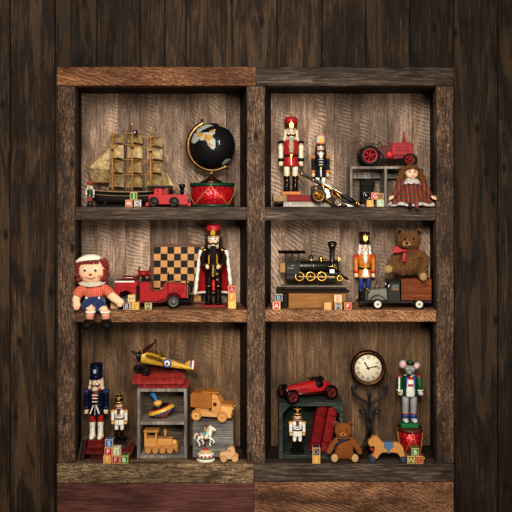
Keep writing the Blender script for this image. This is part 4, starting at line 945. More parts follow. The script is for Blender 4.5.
mb = MB(); mb.bx(u(190), u(192), -12, 12, w(303), w(300), .5); obj('bumper', mb, paint('1d1a18', .35, .5), fe)
mb = MB(); mb.bx(u(134), u(190.5), -5, 5, w(304), w(301.5), .3); obj('chassis', mb, BLACK, fe)
mb = MB(); mb.lathe([(0, 0), (1.7, .2), (2.2, 1.6), (1.7, 3), (0, 3.2)], (u(187.6), 0, w(286)), 12); obj('bell', mb, metal('a98a4c', .3), fe)
fe.rotation_euler.z = .06

# rag doll: plain cloth doll with a cap, seated on the edge
rd = T('rag_doll', 'cloth rag doll with auburn yarn hair and cream cap seated on the shelf edge', 'doll', 95, 0, F2 + 1.2)
u = lambda p: p - 95
w = lambda py: 309.6 - py
cl = fabric('e3b592', .1, 1.0)
mb = MB(); mb.ball((u(92.4), -2, w(271.5)), (13.2, 8.5, 13), 24); mb.ball((u(93), 0, w(284)), (4, 3.6, 5), 14); mb.ball((u(94), 0, w(294)), (9.5, 6.4, 10), 20)
for pts, rr in ((((85, 0, 290), (79, -2, 294), (77.5, -5, 300), (79, -8, 305)), (4.2, 4.2, 4.0, 3.6)), (((103, 0, 290), (109, -2, 293.5), (115, -5, 298), (121.5, -7, 302)), (4.2, 4.4, 4.4, 3.8))):
    mb.tube([(u(p[0]), p[1], w(p[2])) for p in pts], rr, 14); e = pts[-1]; mb.ball((u(e[0]), e[1], w(e[2])), (4.2, 3.6, 4), 14)
    for k in range(3): mb.ball((u(e[0]) + (k - 1) * 1.6, e[1] - 1.5, w(e[2]) - 3.2), (1.0, 1.0, 1.6), 8)
    mb.ball((u(e[0]) + (3.4 if e[0] < 90 else -2.6), e[1] - 2, w(e[2]) + 1.2), (1.1, 1.0, 1.8), 8)
for s, kx, fx in ((-1, 90, 93), (1, 102, 109)): mb.tube([(u(95 + s * 4), 0, w(303)), (u(kx), -9, w(305)), (u(fx) - s * 1.5, -12.5, w(309)), (u(fx), -13, w(317))], (5, 4.6, 3.8, 3.4), 14)
mb.fuse(.8, 4); bd = obj('cloth_body', mb, cl, rd)
for s in (-1, 1):
    mb = MB(); mb.ball((u(92.8) + s * 5.2, -10.0, w(270)), (2.0, .8, 2.3), 14); mb.m(1).ball((u(92.8) + s * 5.2, -10.6, w(270.2)), (1.25, .5, 1.4), 12); mb.m(0).ball((u(92.8) + s * 5.2 - .4, -11, w(269.6)), .35, 6); obj('eye', mb, [WHITE, paint('1e1a1a', .3)], bd)
    mb = MB(); mb.ball((u(92.8) + s * 8.4, -8.2, w(276)), (2.2, .8, 1.8), 10); obj('cheek', mb, paint('dd9273', .8), bd)
mb = MB(); mb.ball((u(93), -10.7, w(274.3)), (1.6, 1.0, 1.3), 12); obj('button_nose', mb, paint('b3342c', .7), bd)
mb = MB(); mb.tube([(u(92.8) + x, -10.2 + abs(x) * .16, w(278.4) + x * x * .06) for x in (-5, -3.4, -1.7, 0, 1.7, 3.4, 5)], .35, 6); obj('stitched_mouth', mb, paint('9c2a24', .8), bd)
random.seed(11); mb = MB()
for i in range(150):
    s = -1 if i % 2 else 1; a = random.uniform(-.9, 1.25); y0 = random.uniform(-6, 5)
    p = Vector((u(92.4) + s * 12.2 * math.cos(a * .8), y0, w(271.5) + 12.6 * math.sin(a)))
    o_ = Vector((s * random.uniform(1.6, 4.6), random.uniform(-2, 1), random.uniform(-2.4, 1.8))); mb.tube([p, p + o_ * .6 + Vector((0, -1, .8)), p + o_, p + o_ * .7 + Vector((0, .6, -1.6))], [1.0, 1.1, 1.0, .5], 6)
for i in range(26):
    x = random.uniform(-9, 9); p = Vector((u(92.4) + x, -8.4 + abs(x) * .2, w(261.5))); mb.tube([p, p + Vector((0, -1.8, -.6)), p + Vector((random.uniform(-1, 1), -1.6, -2.6))], [1, 1, .5], 6)
mb.ball((u(92.4), 2.4, w(269)), (13, 7.4, 12), 18)
obj('hair', mb, fabric('7a2316', .45, .9), bd)
mb = MB(); mb.lathe([(0, 7.2), (6, 6.6), (11.4, 4), (12.4, 1.6), (12.8, 0), (13.6, -.6), (14, .8), (13.4, 2.4)], (0, 0, 0), 30, sy=.72)
bmesh.ops.rotate(mb.bm, cent=(0, 0, 0), matrix=Matrix.Rotation(-.12, 3, 'Y') @ Matrix.Rotation(-.25, 3, 'X'), verts=mb.bm.verts); bmesh.ops.translate(mb.bm, vec=(u(90), -1.5, w(262.5)), verts=mb.bm.verts)
obj('cap', mb, fabric('e2d6bf', .12, 1.0), rd)
m_sh, nt, b = nodes('coral_check'); sx = nt.nodes.new('ShaderNodeSeparateXYZ'); nt.links.new(coords(nt, (1, 1, 1)), sx.inputs[0])
c0 = mix(nt, mathn(nt, 'MULTIPLY', stripe(sx.outputs[0], 3.4, 0, .2), .4), srgb('b8492f'), srgb('e0a888')); c0 = mix(nt, mathn(nt, 'MULTIPLY', stripe(sx.outputs[2], 3.4, 0, .2), .4), c0, srgb('8e3524'))
nt.links.new(c0, b.inputs['Base Color']); b.inputs['Roughness'].default_value = .9
mb = MB(); mb.ball((u(94), 0, w(293)), (10.8, 7.6, 9), 20)
mb.tube([(u(86), 0, w(288)), (u(80), -1.5, w(292)), (u(77.6), -4, w(297))], (5, 5.3, 5.2), 14); mb.tube([(u(102), 0, w(288)), (u(109), -2, w(292.5)), (u(112), -3.5, w(295.5))], (5, 5.3, 5.2), 14)
mb.fuse(.8, 3); obj('shirt', mb, m_sh, rd)
mb = MB(); mb.ball((u(95), -.6, w(301.5)), (10.6, 7.8, 7.8), 20)
for s, kx in ((-1, 89.5), (1, 102.5)): mb.tube([(u(95 + s * 4), -1, w(303)), (u(kx), -9, w(305)), (u(kx) + s * .8 + 1, -11.6, w(308))], (6.2, 5.8, 5.2), 14)
mb.fuse(.8, 3, .25, .5); sh_ = obj('shorts', mb, fabric('1f3358', .25, 1.0), rd)
for x, y in ((88.5, -6.8), (101, -6.8)):
    mb = MB(); mb.lathe([(0, -.6), (1.2, -.5), (1.2, .4), (0, .4)], (u(x), y - 1.2, w(297.6)), 12, 'y'); obj('button', mb, WHITE, sh_)
for s in (-1, 1):
    def cf(a, b):
        an = (-.2 + 1.75 * a); r = 4 + 8.6 * b * (1 if True else 0)
        return (u(92.5) + s * math.sin(an) * r * 1.12 * (.3 + .7 * b if b < .4 else 1), -4.6 - math.cos(an) * r * .32 - 1.2 * b + abs(math.sin(an)) * 3.2, w(280.5) - 6.5 * b * math.cos(an * .8) + .4)
    mb = MB(); mb.grid(cf, 18, 8, .6); obj('collar', mb, fabric('e9e1d0', .1, 1.2), rd)
for s, fx in ((-1, 93), (1, 109)):
    mb = MB(); mb.tube([(u(fx) - s * 1.2, -12.6, w(309.5)), (u(fx) - s * .4, -13, w(313)), (u(fx), -13, w(318))], (4.4, 4.1, 3.9), 16); so = obj('stocking', mb, fabric('cf8a72', .15, 1.2), rd)
    mb = MB(); mb.torus((u(fx) - s * .8, -12.9, w(310.5)), 4.3, .9, 'z', 20, 8); obj('cuff_band', mb, fabric('e6dac8', .12, 1.2), so)
    mb = MB(); mb.ball((u(fx) + s * .6, -14.6, w(321.4)), (5.6, 5.4, 4.8), 18); mb.ball((u(fx) + s * 1.6, -18.2, w(323)), (4.8, 4.2, 3.8), 16); mb.fuse(.7, 3); obj('shoe', mb, paint('16130f', .6), rd)

# ================================================================ middle right compartment
bx_ = T('wooden_box', 'golden brown wooden box with a dark overhanging lid under the black locomotive', 'box', 315, 10, F2)
w = lambda py: 308.8 - py
mb = MB(); mb.bx(-26.5, 31, 0, 26, 0, w(293.6), .5); obj('box_body', mb, toywood('6b4620', 'b07f3e', 'x', .35), bx_)
mb = MB(); mb.bx(-38, 34, -1.5, 28, w(293.4), w(290.8), .6); obj('lid', mb, paint('211811', .5), bx_)
mb = MB(); mb.bx(-37, -27, 1, 26, 0, w(293.6), .5); obj('shaded_end', mb, paint('1a130e', .6), bx_)  # near-black block put in for the shadowed end of the box
lo = T('steam_locomotive', 'black and gold model steam locomotive standing on the wooden box', 'model locomotive', 315, 18, top(bx_, w(290.8) + .1))
u = lambda p: p - 315
w = lambda py: 290 - py
BK = paint('1c1a19', .35, .3); GD = metal('c79a45', .25)
mb = MB(); mb.bx(u(283), u(345), -6.5, 6.5, 0, w(287.5), .4); lb = obj('track_bed', mb, paint('2a1a10', .6), lo)
for y in (-4.5, 4.5):
    mb = MB(); mb.bx(u(281), u(347), y - .4, y + .4, w(287.5), w(286.3), .1); obj('track_rail', mb, metal('6d655c', .35), lb)
zz = w(286)
WZ = w(274.6) - 0.0
mb = MB(); mb.lathe([(0, -19), (5.6, -19), (5.8, -18), (5.8, 15), (6.3, 15.4), (6.3, 20.4), (5.2, 21.2), (0, 21.4)], (u(317), 0, w(267.5)), 26, 'x'); bo = obj('boiler', mb, BK, lo)
for x in (303, 313, 323, 332):
    mb = MB(); mb.torus((u(x), 0, w(267.5)), 5.95, .3, 'x', 28, 6); obj('boiler_band', mb, GD if x in (313, 332) else BK, bo)
mb = MB(); mb.lathe([(3.3, 0), (3.0, 1.2), (2.5, 3), (2.4, 11), (3.2, 14), (4.8, 17.8), (4.8, 19), (3.4, 20.6), (2.2, 20.2), (2.2, 12)], (u(332.2), 0, w(263)), 24); ch = obj('smokestack', mb, BK, lo)
mb = MB(); mb.torus((u(332.2), 0, w(246.5)), 4.1, .35, 'z', 28, 6); obj('stack_ring', mb, GD, ch)
for x, h, m in ((321, 5.4, GD), (311, 6.4, BK)):
    mb = MB(); mb.lathe([(2.6, -1), (2.3, .8), (2.3, h - 2.2), (1.7, h - .6), (0, h)], (u(x), 0, w(262.3)), 18); obj('steam_dome', mb, m, lo)
mb = MB(); mb.tube([(u(299), -2.6, w(260.4)), (u(327), -2.6, w(260.4))], .4, 6); obj('gold_line', mb, GD, lo)
mb = MB(); mb.tube([(u(324.5), -6.6, w(267)), (u(331), -6.8, w(266.8)), (u(335), -6.8, w(268)), (u(337.4), -6.6, w(272))], .6, 8); obj('gold_pipe', mb, GD, lo)
for z0, z1 in ((253.8, 251.6),):
    mb = MB(); mb.grid(lambda a, b: (u(278) + 27 * a, -9 + 18 * b, w(254) + 2.6 * math.sin(PI * b)), 4, 10, 1.0); obj('cab_roof', mb, BK, lo)
mb = MB(); mb.bx(u(285.5), u(299.5), -7, 7, w(275), w(263.5), .4); mb_ = obj('cab', mb, BK, lo)
for y in (-7, 7):
    for x in (286.3, 292.5, 298.8):
        mb = MB(); mb.bx(u(x) - .7, u(x) + .7, y - .4, y + .4, w(264), w(253.4), .1); obj('cab_pillar', mb, BK, mb_)
    mb = MB(); mb.tube([(u(287.5), y * 1.06, w(266)), (u(297), y * 1.06, w(266)), (u(297), y * 1.06, w(268.6)), (u(287.5), y * 1.06, w(268.6)), (u(287.5), y * 1.06, w(266))], .3, 6); obj('cab_panel_line', mb, metal('b8b0a4', .3), mb_)
mb = MB(); mb.bx(u(279.5), u(285), -5, 5, w(273), w(263.6), .3); obj('log_bunker', mb, toywood('7a5a34', 'b48f5a', 'z', .9), lo)
mb = MB(); mb.bx(u(286), u(338), -5, 5, w(280), w(274), .4); obj('chassis', mb, BK, lo)
for y in (-6.2, 6.2):
    for x in (299, 310, 321): wheel(lo, u(x), y, w(276.8), 5.2, 1.6, GD, paint('14110f', .5), GD)
    wheel(lo, u(338.8), y, w(278.6), 3.3, 1.4, GD, '6d5530', GD, spokes=6)
    mb = MB(); mb.bx(u(299), u(334), y * 1.2 - .4, y * 1.2 + .4, w(277.6), w(276.4), .2); obj('coupling_rod', mb, metal('b99a5a', .3), lo)
    mb = MB(); mb.lathe([(0, -4), (2.6, -4), (2.8, -3), (2.8, 3), (2.6, 4), (0, 4)], (u(333), y, w(274)), 16, 'x'); obj('cylinder_box', mb, BK, lo)
mb = MB(); mb.bx(u(328.6), u(333.4), -9.6, -9, w(273), w(269.4), .2); obj('white_plate', mb, paint('e6e2da', .4), lo)
mb = MB()
for k in range(9):
    y = -6 + k * 1.5; mb.tube([(u(339), y, w(273.4)), (u(349) - abs(y) * .5, y * .25, w(280.5))], .55, 6)
mb.bx(u(338), u(340.4), -7, 7, w(275), w(271.5), .4); obj('cowcatcher_grille', mb, BK, lo)
mb = MB(); mb.bx(u(337.4), u(340), -1.8, 1.8, w(262.5), w(257.5), .4); mb.m(1).ball((u(340.2), 0, w(260)), (.8, 1.4, 1.6), 12); obj('headlamp', mb, [GD, paint('efe6cc', .2)], lo)
# blocks of the middle right compartment
a1 = block(276.4, 5, F2, 'bf2b2f', 'A', 'red alphabet block with a white A beside the wooden box', 7.8, ink='f3e6dc', frame='efd9d0')
block(278.6, 6, top(a1, 7.9), '2d5168', 'B', 'blue alphabet block stacked on the red letter A block', 7.4, ink='8fb0bd')
block(327.4, 3, F2, 'd59a5c', '', 'plain orange-brown alphabet block in front of the wooden box', 7.2)
a2 = block(337.8, 3, F2, '3b4252', 'M', 'dark grey-blue alphabet block in front of the wooden box', 7.2, ink='c9b9a6', frame='c9b9a6')
block(337.6, 3, top(a2, 7.3), 'e0b08c', 'E', 'pale peach alphabet block stacked on the dark grey-blue block', 7.6, ink='c05a44', frame='efd9c2')
block(347.4, 4, F2, 'b02a30', 'P', 'red alphabet block with a white P beside the yellow nutcracker base', 7.2, ink='efd9d0')

# truck with the wooden bed
tk = T('toy_truck', 'grey-green vintage toy truck with a brown wooden cargo bed carrying the large teddy bear', 'toy truck', 395, 12, F2)
u = lambda p: p - 395
w = lambda py: 309 - py
GR = paint('6e6c5c', .35, 0, .15); DG = paint('1f2417', .35); MR = paint('3c1714', .3)
mb = MB(); mb.bx(u(358), u(430), -7, 7, w(303.5), w(300.5), .4); obj('chassis', mb, BLACK, tk)
mb = MB(); mb.prism([(u(367), w(301)), (u(367), w(291.5)), (u(370), w(289.6)), (u(386), w(288.6)), (u(386.5), w(301))], -6.4, 6.4, .9); hd = obj('hood', mb, GR, tk)
mb = MB(); mb.bx(u(363.4), u(367.4), -6, 6, w(302), w(290), .8); obj('radiator', mb, paint('262018', .35, .5), tk)
mb = MB(); mb.prism([(u(386), w(302)), (u(386), w(291)), (u(388.6), w(282.5)), (u(398.6), w(282.2)), (u(398.8), w(302)), ], -7.6, 7.6, .5); cb = obj('cab', mb, DG, tk)
mb = MB(); mb.prism([(u(389.2), w(290)), (u(391), w(284.6)), (u(397), w(284.4)), (u(397), w(290))], -7.9, -7.2, .1); obj('side_window', mb, paint('3a3830', .1), cb)
mb = MB(); mb.bx(u(391), u(397), -8.1, -7.5, w(290.4), w(288.2), .1); obj('window_bench', mb, toywood('6b4a2c', 'a07a4c', 'x'), cb)
mb = MB(); mb.tube([(u(385.6), -7.8, w(291)), (u(388.4), -7.8, w(282.6))], .55, 6); obj('windscreen_post', mb, metal('c9c4b6', .3), cb)
mb = MB(); mb.tube([(u(385.6), 7.8, w(291)), (u(388.4), 7.8, w(282.6))], .55, 6); obj('windscreen_post', mb, metal('c9c4b6', .3), cb)
mb = MB(); mb.bx(u(386.2), u(399.4), -8.2, 8.2, w(282.4), w(280.6), .6); obj('cab_roof', mb, DG, cb)
mb = MB(); mb.tube([(u(374), -5, w(289)), (u(375), -5, w(284)), (u(377), -5, w(281.4))], .4, 6); mb.tube([(u(378), -5, w(289)), (u(378.5), -5, w(284)), (u(380), -5, w(282))], .4, 6); obj('gear_levers', mb, DARK, tk)
bw_ = wood('cargo_wood', ('4a2210', '7d4020', 'a85f32'), 'x', .5, .08, attr='board')
mb = MB()
for k in range(3): mb.bx(u(399.2), u(429), -9.5, -8.3, w(300) + k * 7.1, w(300) + k * 7.1 + 6.9, .2)
for k in range(3): mb.bx(u(399.2), u(429), 8.3, 9.5, w(300) + k * 7.1, w(300) + k * 7.1 + 6.9, .2)
mb.bx(u(399.2), u(400.4), -8.3, 8.3, w(300), w(278.8), .2); mb.bx(u(427.8), u(429), -8.3, 8.3, w(300), w(278.8), .2); mb.bx(u(399.2), u(429), -8.3, 8.3, w(300), w(281), .2)
plank_attr(obj('cargo_bed_planks', mb, bw_, tk))
for y0, y1 in ((-10.6, -6), (6, 10.6)):
    fender(tk, u(376.3), w(303), 8.2, y0, y1, .1, PI * .98, MR, 1.2); fender(tk, u(417), w(303.4), 7.2, y0, y1, .12, PI * .88, paint('7d4020', .4), 1.0)
HB = paint('e6e0d4', .35)
for y in (-8.6, 8.6):
    wheel(tk, u(376), y, 5.2, 5.1, 2.8, paint('15120f', .5), 'cfc8ba', DARK); wheel(tk, u(417), y, 5.2, 5.1, 2.8, paint('15120f', .5), 'cfc8ba', DARK)
for y in (-6, 6):
    mb = MB(); mb.lathe([(0, -2), (1.4, -1.8), (2, 0), (0, .4)], (u(368.6), y, w(291.2)), 14, 'x'); obj('headlamp', mb, metal('b5883c', .3), tk)
mb = MB(); mb.bx(u(357.5), u(360), -9, 9, w(303.8), w(301.2), .4); obj('bumper', mb, BLACK, tk)

# teddy bears
def teddy(root, f, head, ears, muzzle, arms, legs, body, c1, c2, pads, eye_y=1.0, nose='1a1512', vox=.8, hw=12, hh=10.5, look=(0, 0), padc='a98c60'):
    """HEAD centre; EARS centres; ARMS and LEGS as [points, radii]; PADS foot soles [(centre, radii, rot)]"""
    m = fur(c1, c2, f); mb = MB(); mb.ball(body[0], body[1], 24); mb.ball(head, (hw, hw * .88, hh), 24); mb.ball(muzzle, (hw * .42, hw * .42, hh * .36), 16)
    mb.tube([Vector(head) - Vector((0, 0, hh * .6)), Vector(body[0]) + Vector((0, 0, body[1][2] * .6))], hw * .6, 14)
    for e in ears: mb.ball(e, (hw * .34, hw * .2, hw * .34), 14)
    for pts, rr in arms + legs: mb.tube(pts, rr, 14); mb.ball(pts[-1], rr[-1] * 1.04, 14); mb.ball(pts[0], rr[0], 14)
    mb.fuse(vox, 4, hw * .055, 6.5 / hw); b = obj('fur_body', mb, m, root)
    h = Vector(head)
    for s in (-1, 1):
        mb = MB(); mb.ball(h + Vector((s * hw * .36 + look[0], -hw * .86, hh * .2)), hw * .085, 10); obj('eye', mb, BLACK, b)
    mb = MB(); mb.ball(Vector(muzzle) + Vector((0, -hw * .06, 0)), (hw * .40, hw * .38, hh * .34), 16); mb.fuse(.5, 1, hw * .03, 6.5 / hw); obj('muzzle', mb, fur(c2, 'b08a5a' if hw > 10 else 'bd8448', f), b)
    for e in ears:
        mb = MB(); mb.ball(Vector(e) + Vector((0, -hw * .16, 0)), (hw * .2, hw * .09, hw * .2), 12); obj('inner_ear', mb, fur(c1, c1, f), b)
    mu = Vector(muzzle); mb = MB(); mb.ball(mu + Vector((look[0] * .3, -hw * .40, hh * .1)), (hw * .15, hw * .09, hw * .11), 12); obj('nose', mb, paint(nose, .4), b)
    mb = MB(); mb.tube([mu + Vector((-hw*.18, -hw*.38, -hh*.2)), mu + Vector((0, -hw*.43, -hh*.12)), mu + Vector((hw*.18, -hw*.38, -hh*.2))], hw * .03, 6); obj('mouth', mb, paint(nose, .5), b)
    for c_, r_, rot in pads:
        mb = MB(); mb.ball(c_, r_, 16, rot); obj('sole_pad', mb, fabric(padc, .2, .8), b)
    return b
tb = T('teddy_bear', 'large shaggy brown teddy bear with a red bow seated on the toy truck bed', 'teddy bear', 410, 13, top(tk, w(278.6)))
u = lambda p: p - 410
w = lambda py: 284.0 - py
teddy(tb, .5, (u(408), -3, w(247)), [(u(399), -2, w(238.5)), (u(417.5), -2, w(239))], (u(403.5), -12, w(250)),
      [([(u(417), -2, w(259)), (u(423.4), -7, w(265)), (u(420.6), -12, w(272.4))], [4.2, 4.9, 4.6]), ([(u(400), 2, w(260)), (u(395), -3, w(265)), (u(391), -6, w(268))], [4.5, 5, 4.4])],
      [([(u(418), -3, w(276.6)), (u(420), -9, w(275.6)), (u(418.5), -16.6, w(280))], [6, 5.8, 5.0]), ([(u(402), -2, w(277)), (u(394), -6, w(273.5)), (u(388), -8, w(274.4))], [6, 5.8, 5.2])],
      ((u(409.5), 0, w(269)), (10.4, 8.6, 13.6)), '2c1a0d', '7e5731', [((u(418), -21, w(281)), (3.6, 1.2, 4.0), (0, 0, 0)), ((u(385.6), -12.2, w(274.6)), (4.6, 1.8, 4.0), (0, 0, -.5))], hw=12.2, hh=10.6, look=(-1.6, 0), padc='92774f')
mb = MB(); mb.torus((u(408), -.5, w(256.4)), 8.6, 1.1, 'z', 30, 8, sy=.9); rb_ = obj('neck_ribbon', mb, paint('b01822', .5), tb)
for pts in (((402, 256.5), (394, 251.6), (389.6, 254), (391, 259), (396, 258.6)), ((402, 256.5), (403.4, 260), (402.4, 267.5), (399.6, 266.8), (400, 260))):
    mb = MB(); mb.prism([(u(p[0]), w(p[1])) for p in pts], -12.4, -10.6, .4); obj('bow_loop', mb, paint('b01822', .5), rb_)
mb = MB(); mb.ball((u(402), -11.8, w(256.8)), (1.9, 1.4, 1.9), 12); obj('bow_knot', mb, paint('9c141c', .5), rb_)
# ================================================================ lower left compartment
# piles of books under the two nutcrackers
def pile(specs, px, d, z, group, rots):
    out = []
    for (wd, dp, h, col, pages, lab, dx), r in zip(specs, rots):
        b = T('book', lab, 'book', px + dx, d, z, group, r); flat_book(b, wd, dp, h, col, pages); z = top(b, h + .1); out.append(b)
    return out
lb = pile([(15, 20, 6.2, '5c1a17', 'b9a583', 'dark red book at the bottom of the pile under the navy nutcracker', 2), (19.5, 21, 6.2, '7d1a19', 'b9a583', 'red book in the middle of the pile under the navy nutcracker', .5), (17.5, 20, 5.6, '8f201d', 'b9a583', 'bright red book on top of the pile under the navy nutcracker', .5)], 98.2, 17, F3, 'books under the navy nutcracker', (.02, -.03, .03))
for k, (px, col, lab, tilt) in enumerate(((83.45, '4a1d1a', 'dark red book leaning against the pile under the navy nutcracker', .15), (79.7, '3b352c', 'grey-brown book leaning furthest out beside the shelf side wall', .19))):
    b = T('book', lab, 'book', px, 15, F3, 'leaning books'); b.scale.x *= .68; cm = paint(col, .6, 0, .3, .25)
    mb = MB(); mb.bx(.5, 3.3, -8, 8, .4, 20.5, .1); obj('page_block', mb, paint('7a6c55', .85, 0, .3, 2.0), b)
    for x0 in (0, 3.2):
        mb = MB(); mb.bx(x0, x0 + .6, -9, 9, 0, 21, .15); obj('cover', mb, cm, b)
    mb = MB(); mb.bx(.1, 3.7, -9.6, -8.8, 0.1, 21, .3); obj('spine', mb, cm, b)
    b.rotation_euler.y = tilt; b.location.z += (4.0 * math.sin(tilt) + .2) * S
pb = pile([(22, 18, 6.2, '2a1a14', '8f7f62', 'dark brown book at the bottom of the pile under the small nutcracker', 0), (24, 19, 5.6, '7d1a1c', 'b09b74', 'red book in the middle of the pile under the small nutcracker', 1.0), (20, 18, 4.4, '4a3527', 'a39370', 'tan-edged brown book on top of the pile under the small nutcracker', -.5)], 120.5, 16, F3, 'books under the small nutcracker', (.0, .04, -.03))
make_navy(top(lb[-1], 5.9), 96.5, 14)
make_white(top(pb[-1], 4.6), 119.3, 14, 'small white-coated nutcracker with auburn hair standing on the book pile', 48)
p1 = block(107.9, 3.2, F3, 'd6902e', 'T', 'orange alphabet block in the bottom row of the block pyramid', 7.8, ink='f0dcae')
p2 = block(116.5, 3.2, F3, 'a92e33', 'F', 'red alphabet block in the bottom row of the block pyramid', 7.8, ink='e9c8bc')
p3 = block(125.0, 3.2, F3, '2e7a36', 'B', 'green alphabet block with a white B in the bottom row of the pyramid', 7.8, ink='efe8d8')
p4 = block(109.2, 3.4, top(p1, 7.9), 'b02a30', 'P', 'red alphabet block with a white P in the middle row of the pyramid', 7.8, ink='f0e2d8')
p5 = block(117.2, 3.4, top(p2, 7.9), 'dcd7c2', '2', 'white alphabet block with a green figure two in the pyramid', 7.8, ink='2e7a36', frame='2e7a36')
block(109.8, 3.6, top(p4, 7.9), '2a68a8', 'S', 'blue alphabet block with a white S topping the block pyramid', 7.8, ink='f0ece2')

# two-tier crate
tcz = T('tall_crate', 'tall grey weathered wooden crate with two cells holding the spinning top and wooden train', 'crate', 162, 12, F3)
hh = 70
plank_box(tcz, -25, 25, 0, 25, 0, hh, 3.2, crate_grey, True, (hh * .505,), 'board', crate_dark)
zt = top(tcz, hh + .1)
r1 = T('book', 'thin red book directly on top of the tall grey crate', 'book', 164.3, 22, zt, 'red books under the biplane'); flat_book(r1, 49.5, 19, 4.2, 'a8302a', 'c9b48c')
r2 = T('book', 'thick bright red book in the middle below the yellow biplane', 'book', 159.4, 22, top(r1, 4.3), 'red books under the biplane'); flat_book(r2, 50, 20, 7.2, 'bb382b', 'c9b48c')
r3 = T('book', 'dark red book on top of the pile below the yellow biplane', 'book', 163.6, 30.5, top(r2, 7.35), 'red books under the biplane'); flat_book(r3, 44, 9, 4.2, '6e1a18', 'b9a583')
# biplane
bp = T('toy_biplane', 'yellow tin toy biplane with roundel and striped tail on the red books', 'toy airplane', 160, 17.5, top(r2, 7.6))
u = lambda p: p - 160
w = lambda py: 374.8 - py
YE = paint('c99a1e', .4, 0, .2)
def fus(a, b):
    x = u(141.5) + (u(192) - u(141.5)) * a; r = 5.6 * (1 - a) ** .8 + 1.2; zc = w(356.4) - 12.4 * a ** 1.0; an = b * 2 * PI
    return (x, math.cos(an) * r * .75, zc + math.sin(an) * r)
mb = MB(); mb.grid(fus, 20, 20); mb.keep = True; fu = obj('fuselage', mb, YE, bp)
mb = MB(); mb.lathe([(0, -3.2), (2, -3), (5.2, -2), (6, 0), (5.8, 1.5), (0, 2)], (u(140.5), 0, w(356.2)), 22, 'x', rot=(0, .2, 0)); obj('engine_cowl', mb, paint('1a1715', .35, .4), bp)
mb = MB(); mb.lathe([(3.2, -3.4), (4.6, -2.6), (4.8, -2.2), (3.4, -2.4)], (u(140.5), 0, w(356.2)), 20, 'x', rot=(0, .2, 0)); obj('cowl_ring', mb, metal('a39a8c', .3), bp)
def blade(p, q, wd):
    p, q = Vector(p), Vector(q); mb = MB(); d_ = (q - p).normalized(); s_ = d_.cross(Vector((0, 1, 0))).normalized()
    def f(a, b): return p.lerp(q, a) + s_ * wd * (b - .5) * math.sin(PI * min(.96, .12 + a * .9)) * 1.3 + Vector((0, (b - .5) * wd * .6, 0))
    mb.grid(f, 10, 3, .5); return mb
obj('propeller_blade', blade((u(139), -3.2, w(354.5)), (u(130.5), -4.5, w(349)), 2.6), paint('6b5a2a', .4), bp)
obj('propeller_blade', blade((u(139), -3.2, w(355)), (u(156), -4, w(341)), 3.2), paint('5a2418', .4), bp)
mb = MB(); mb.lathe([(0, -2.4), (1.2, -1.8), (1.6, 0), (0, .4)], (u(138.4), -2.4, w(355.2)), 12, 'x'); obj('spinner', mb, BLACK, bp)
mb = MB(); mb.tube([(u(155.8), -1, w(341)), (u(156.6), -1, w(354.5))], .45, 6); mb.ball((u(155.6), -1, w(340.4)), 1.25, 10); obj('mast', mb, BLACK, bp)
for q_ in ((161, 354), (149, 352.5)):
    mb = MB(); mb.tube([(u(155.8), -1, w(341.4)), (u(q_[0]), -3 if q_[0] < 156 else 3, w(q_[1]))], .22, 5); obj('bracing_wire', mb, BLACK, bp)
for y0, y1 in ((-12, -3), (3, 13)):
    mb = MB(); mb.grid(lambda a, b: (u(147) + 17 * a, y0 + (y1 - y0) * b, w(353.6) - 5.2 * a + .9 * math.sin(PI * a)), 10, 3, .7); obj('wing', mb, YE, bp)
mb = MB(); mb.ball((u(147.5), -3.8, w(357.4)), (2.2, .8, 1.6), 12, rot=(0, .2, 0)); obj('exhaust_port', mb, BLACK, bp)
ro = None
for r_, col, yy in ((4.5, '2a5aa0', -4.2), (3.0, 'e6e0d2', -4.5), (1.4, 'b32a26', -4.8)):
    mb = MB(); mb.lathe([(0, 0), (r_, 0), (r_, .5), (0, .5)], (u(167.6), yy + .3, w(362.6)), 24, 'y'); o_ = obj('roundel' if ro is None else 'roundel_ring', mb, paint(col, .4), ro or bp); ro = ro or o_
mb = MB(); mb.prism([(u(182), w(366.8)), (u(187.5), w(361.4)), (u(190.6), w(360.4)), (u(190), w(369)), (u(186), w(369))], -.5, .5, .1); tf = obj('tail_fin', mb, YE, bp)
for k, col in enumerate(('2a5aa0', 'e9e4d8', 'a32a2a')):
    x0 = 190.4 + k * 1.7; mb = MB(); mb.prism([(u(x0 - .6), w(369.5)), (u(x0 + .3), w(360.2 + k * .35)), (u(x0 + 2.0), w(360.5 + k * .35)), (u(x0 + 1.1), w(369.9))], -.55, .55); obj('tail_stripe', mb, paint(col, .45), tf)
mb = MB(); mb.grid(lambda a, b: (u(181) + 18 * a, (b - .5) * 11 * (1 - .5 * a), w(367.4) - 2.8 * a), 6, 3, .5); obj('tailplane', mb, YE, bp)
for x, y, z_ in ((137, 3.4, 369.6), (146.3, -4.4, 370.2)): wheel(bp, u(x), y, w(z_) , 4.2 if y > 0 else 4.4, 2.2, BLACK, '1c1916', DARK)
for y in (-3.6, 3.2):
    mb = MB(); mb.tube([(u(146.3) if y < 0 else u(137.3), y, w(369.8)), (u(146), y * .6, w(360))], .4, 6); obj('undercarriage_strut', mb, BLACK, bp)
mb = MB(); mb.tube([(u(146.3), -4, w(370)), (u(137.2), 3.2, w(369.6))], .45, 6); obj('wheel_axle', mb, BLACK, bp)
mb = MB(); mb.lathe([(0, .6), (2.4, .3), (2.6, .8), (1.8, 1.0)], (u(160.5), 0, w(357.2)), 16, sx=1.5); obj('cockpit', mb, BLACK, fu)

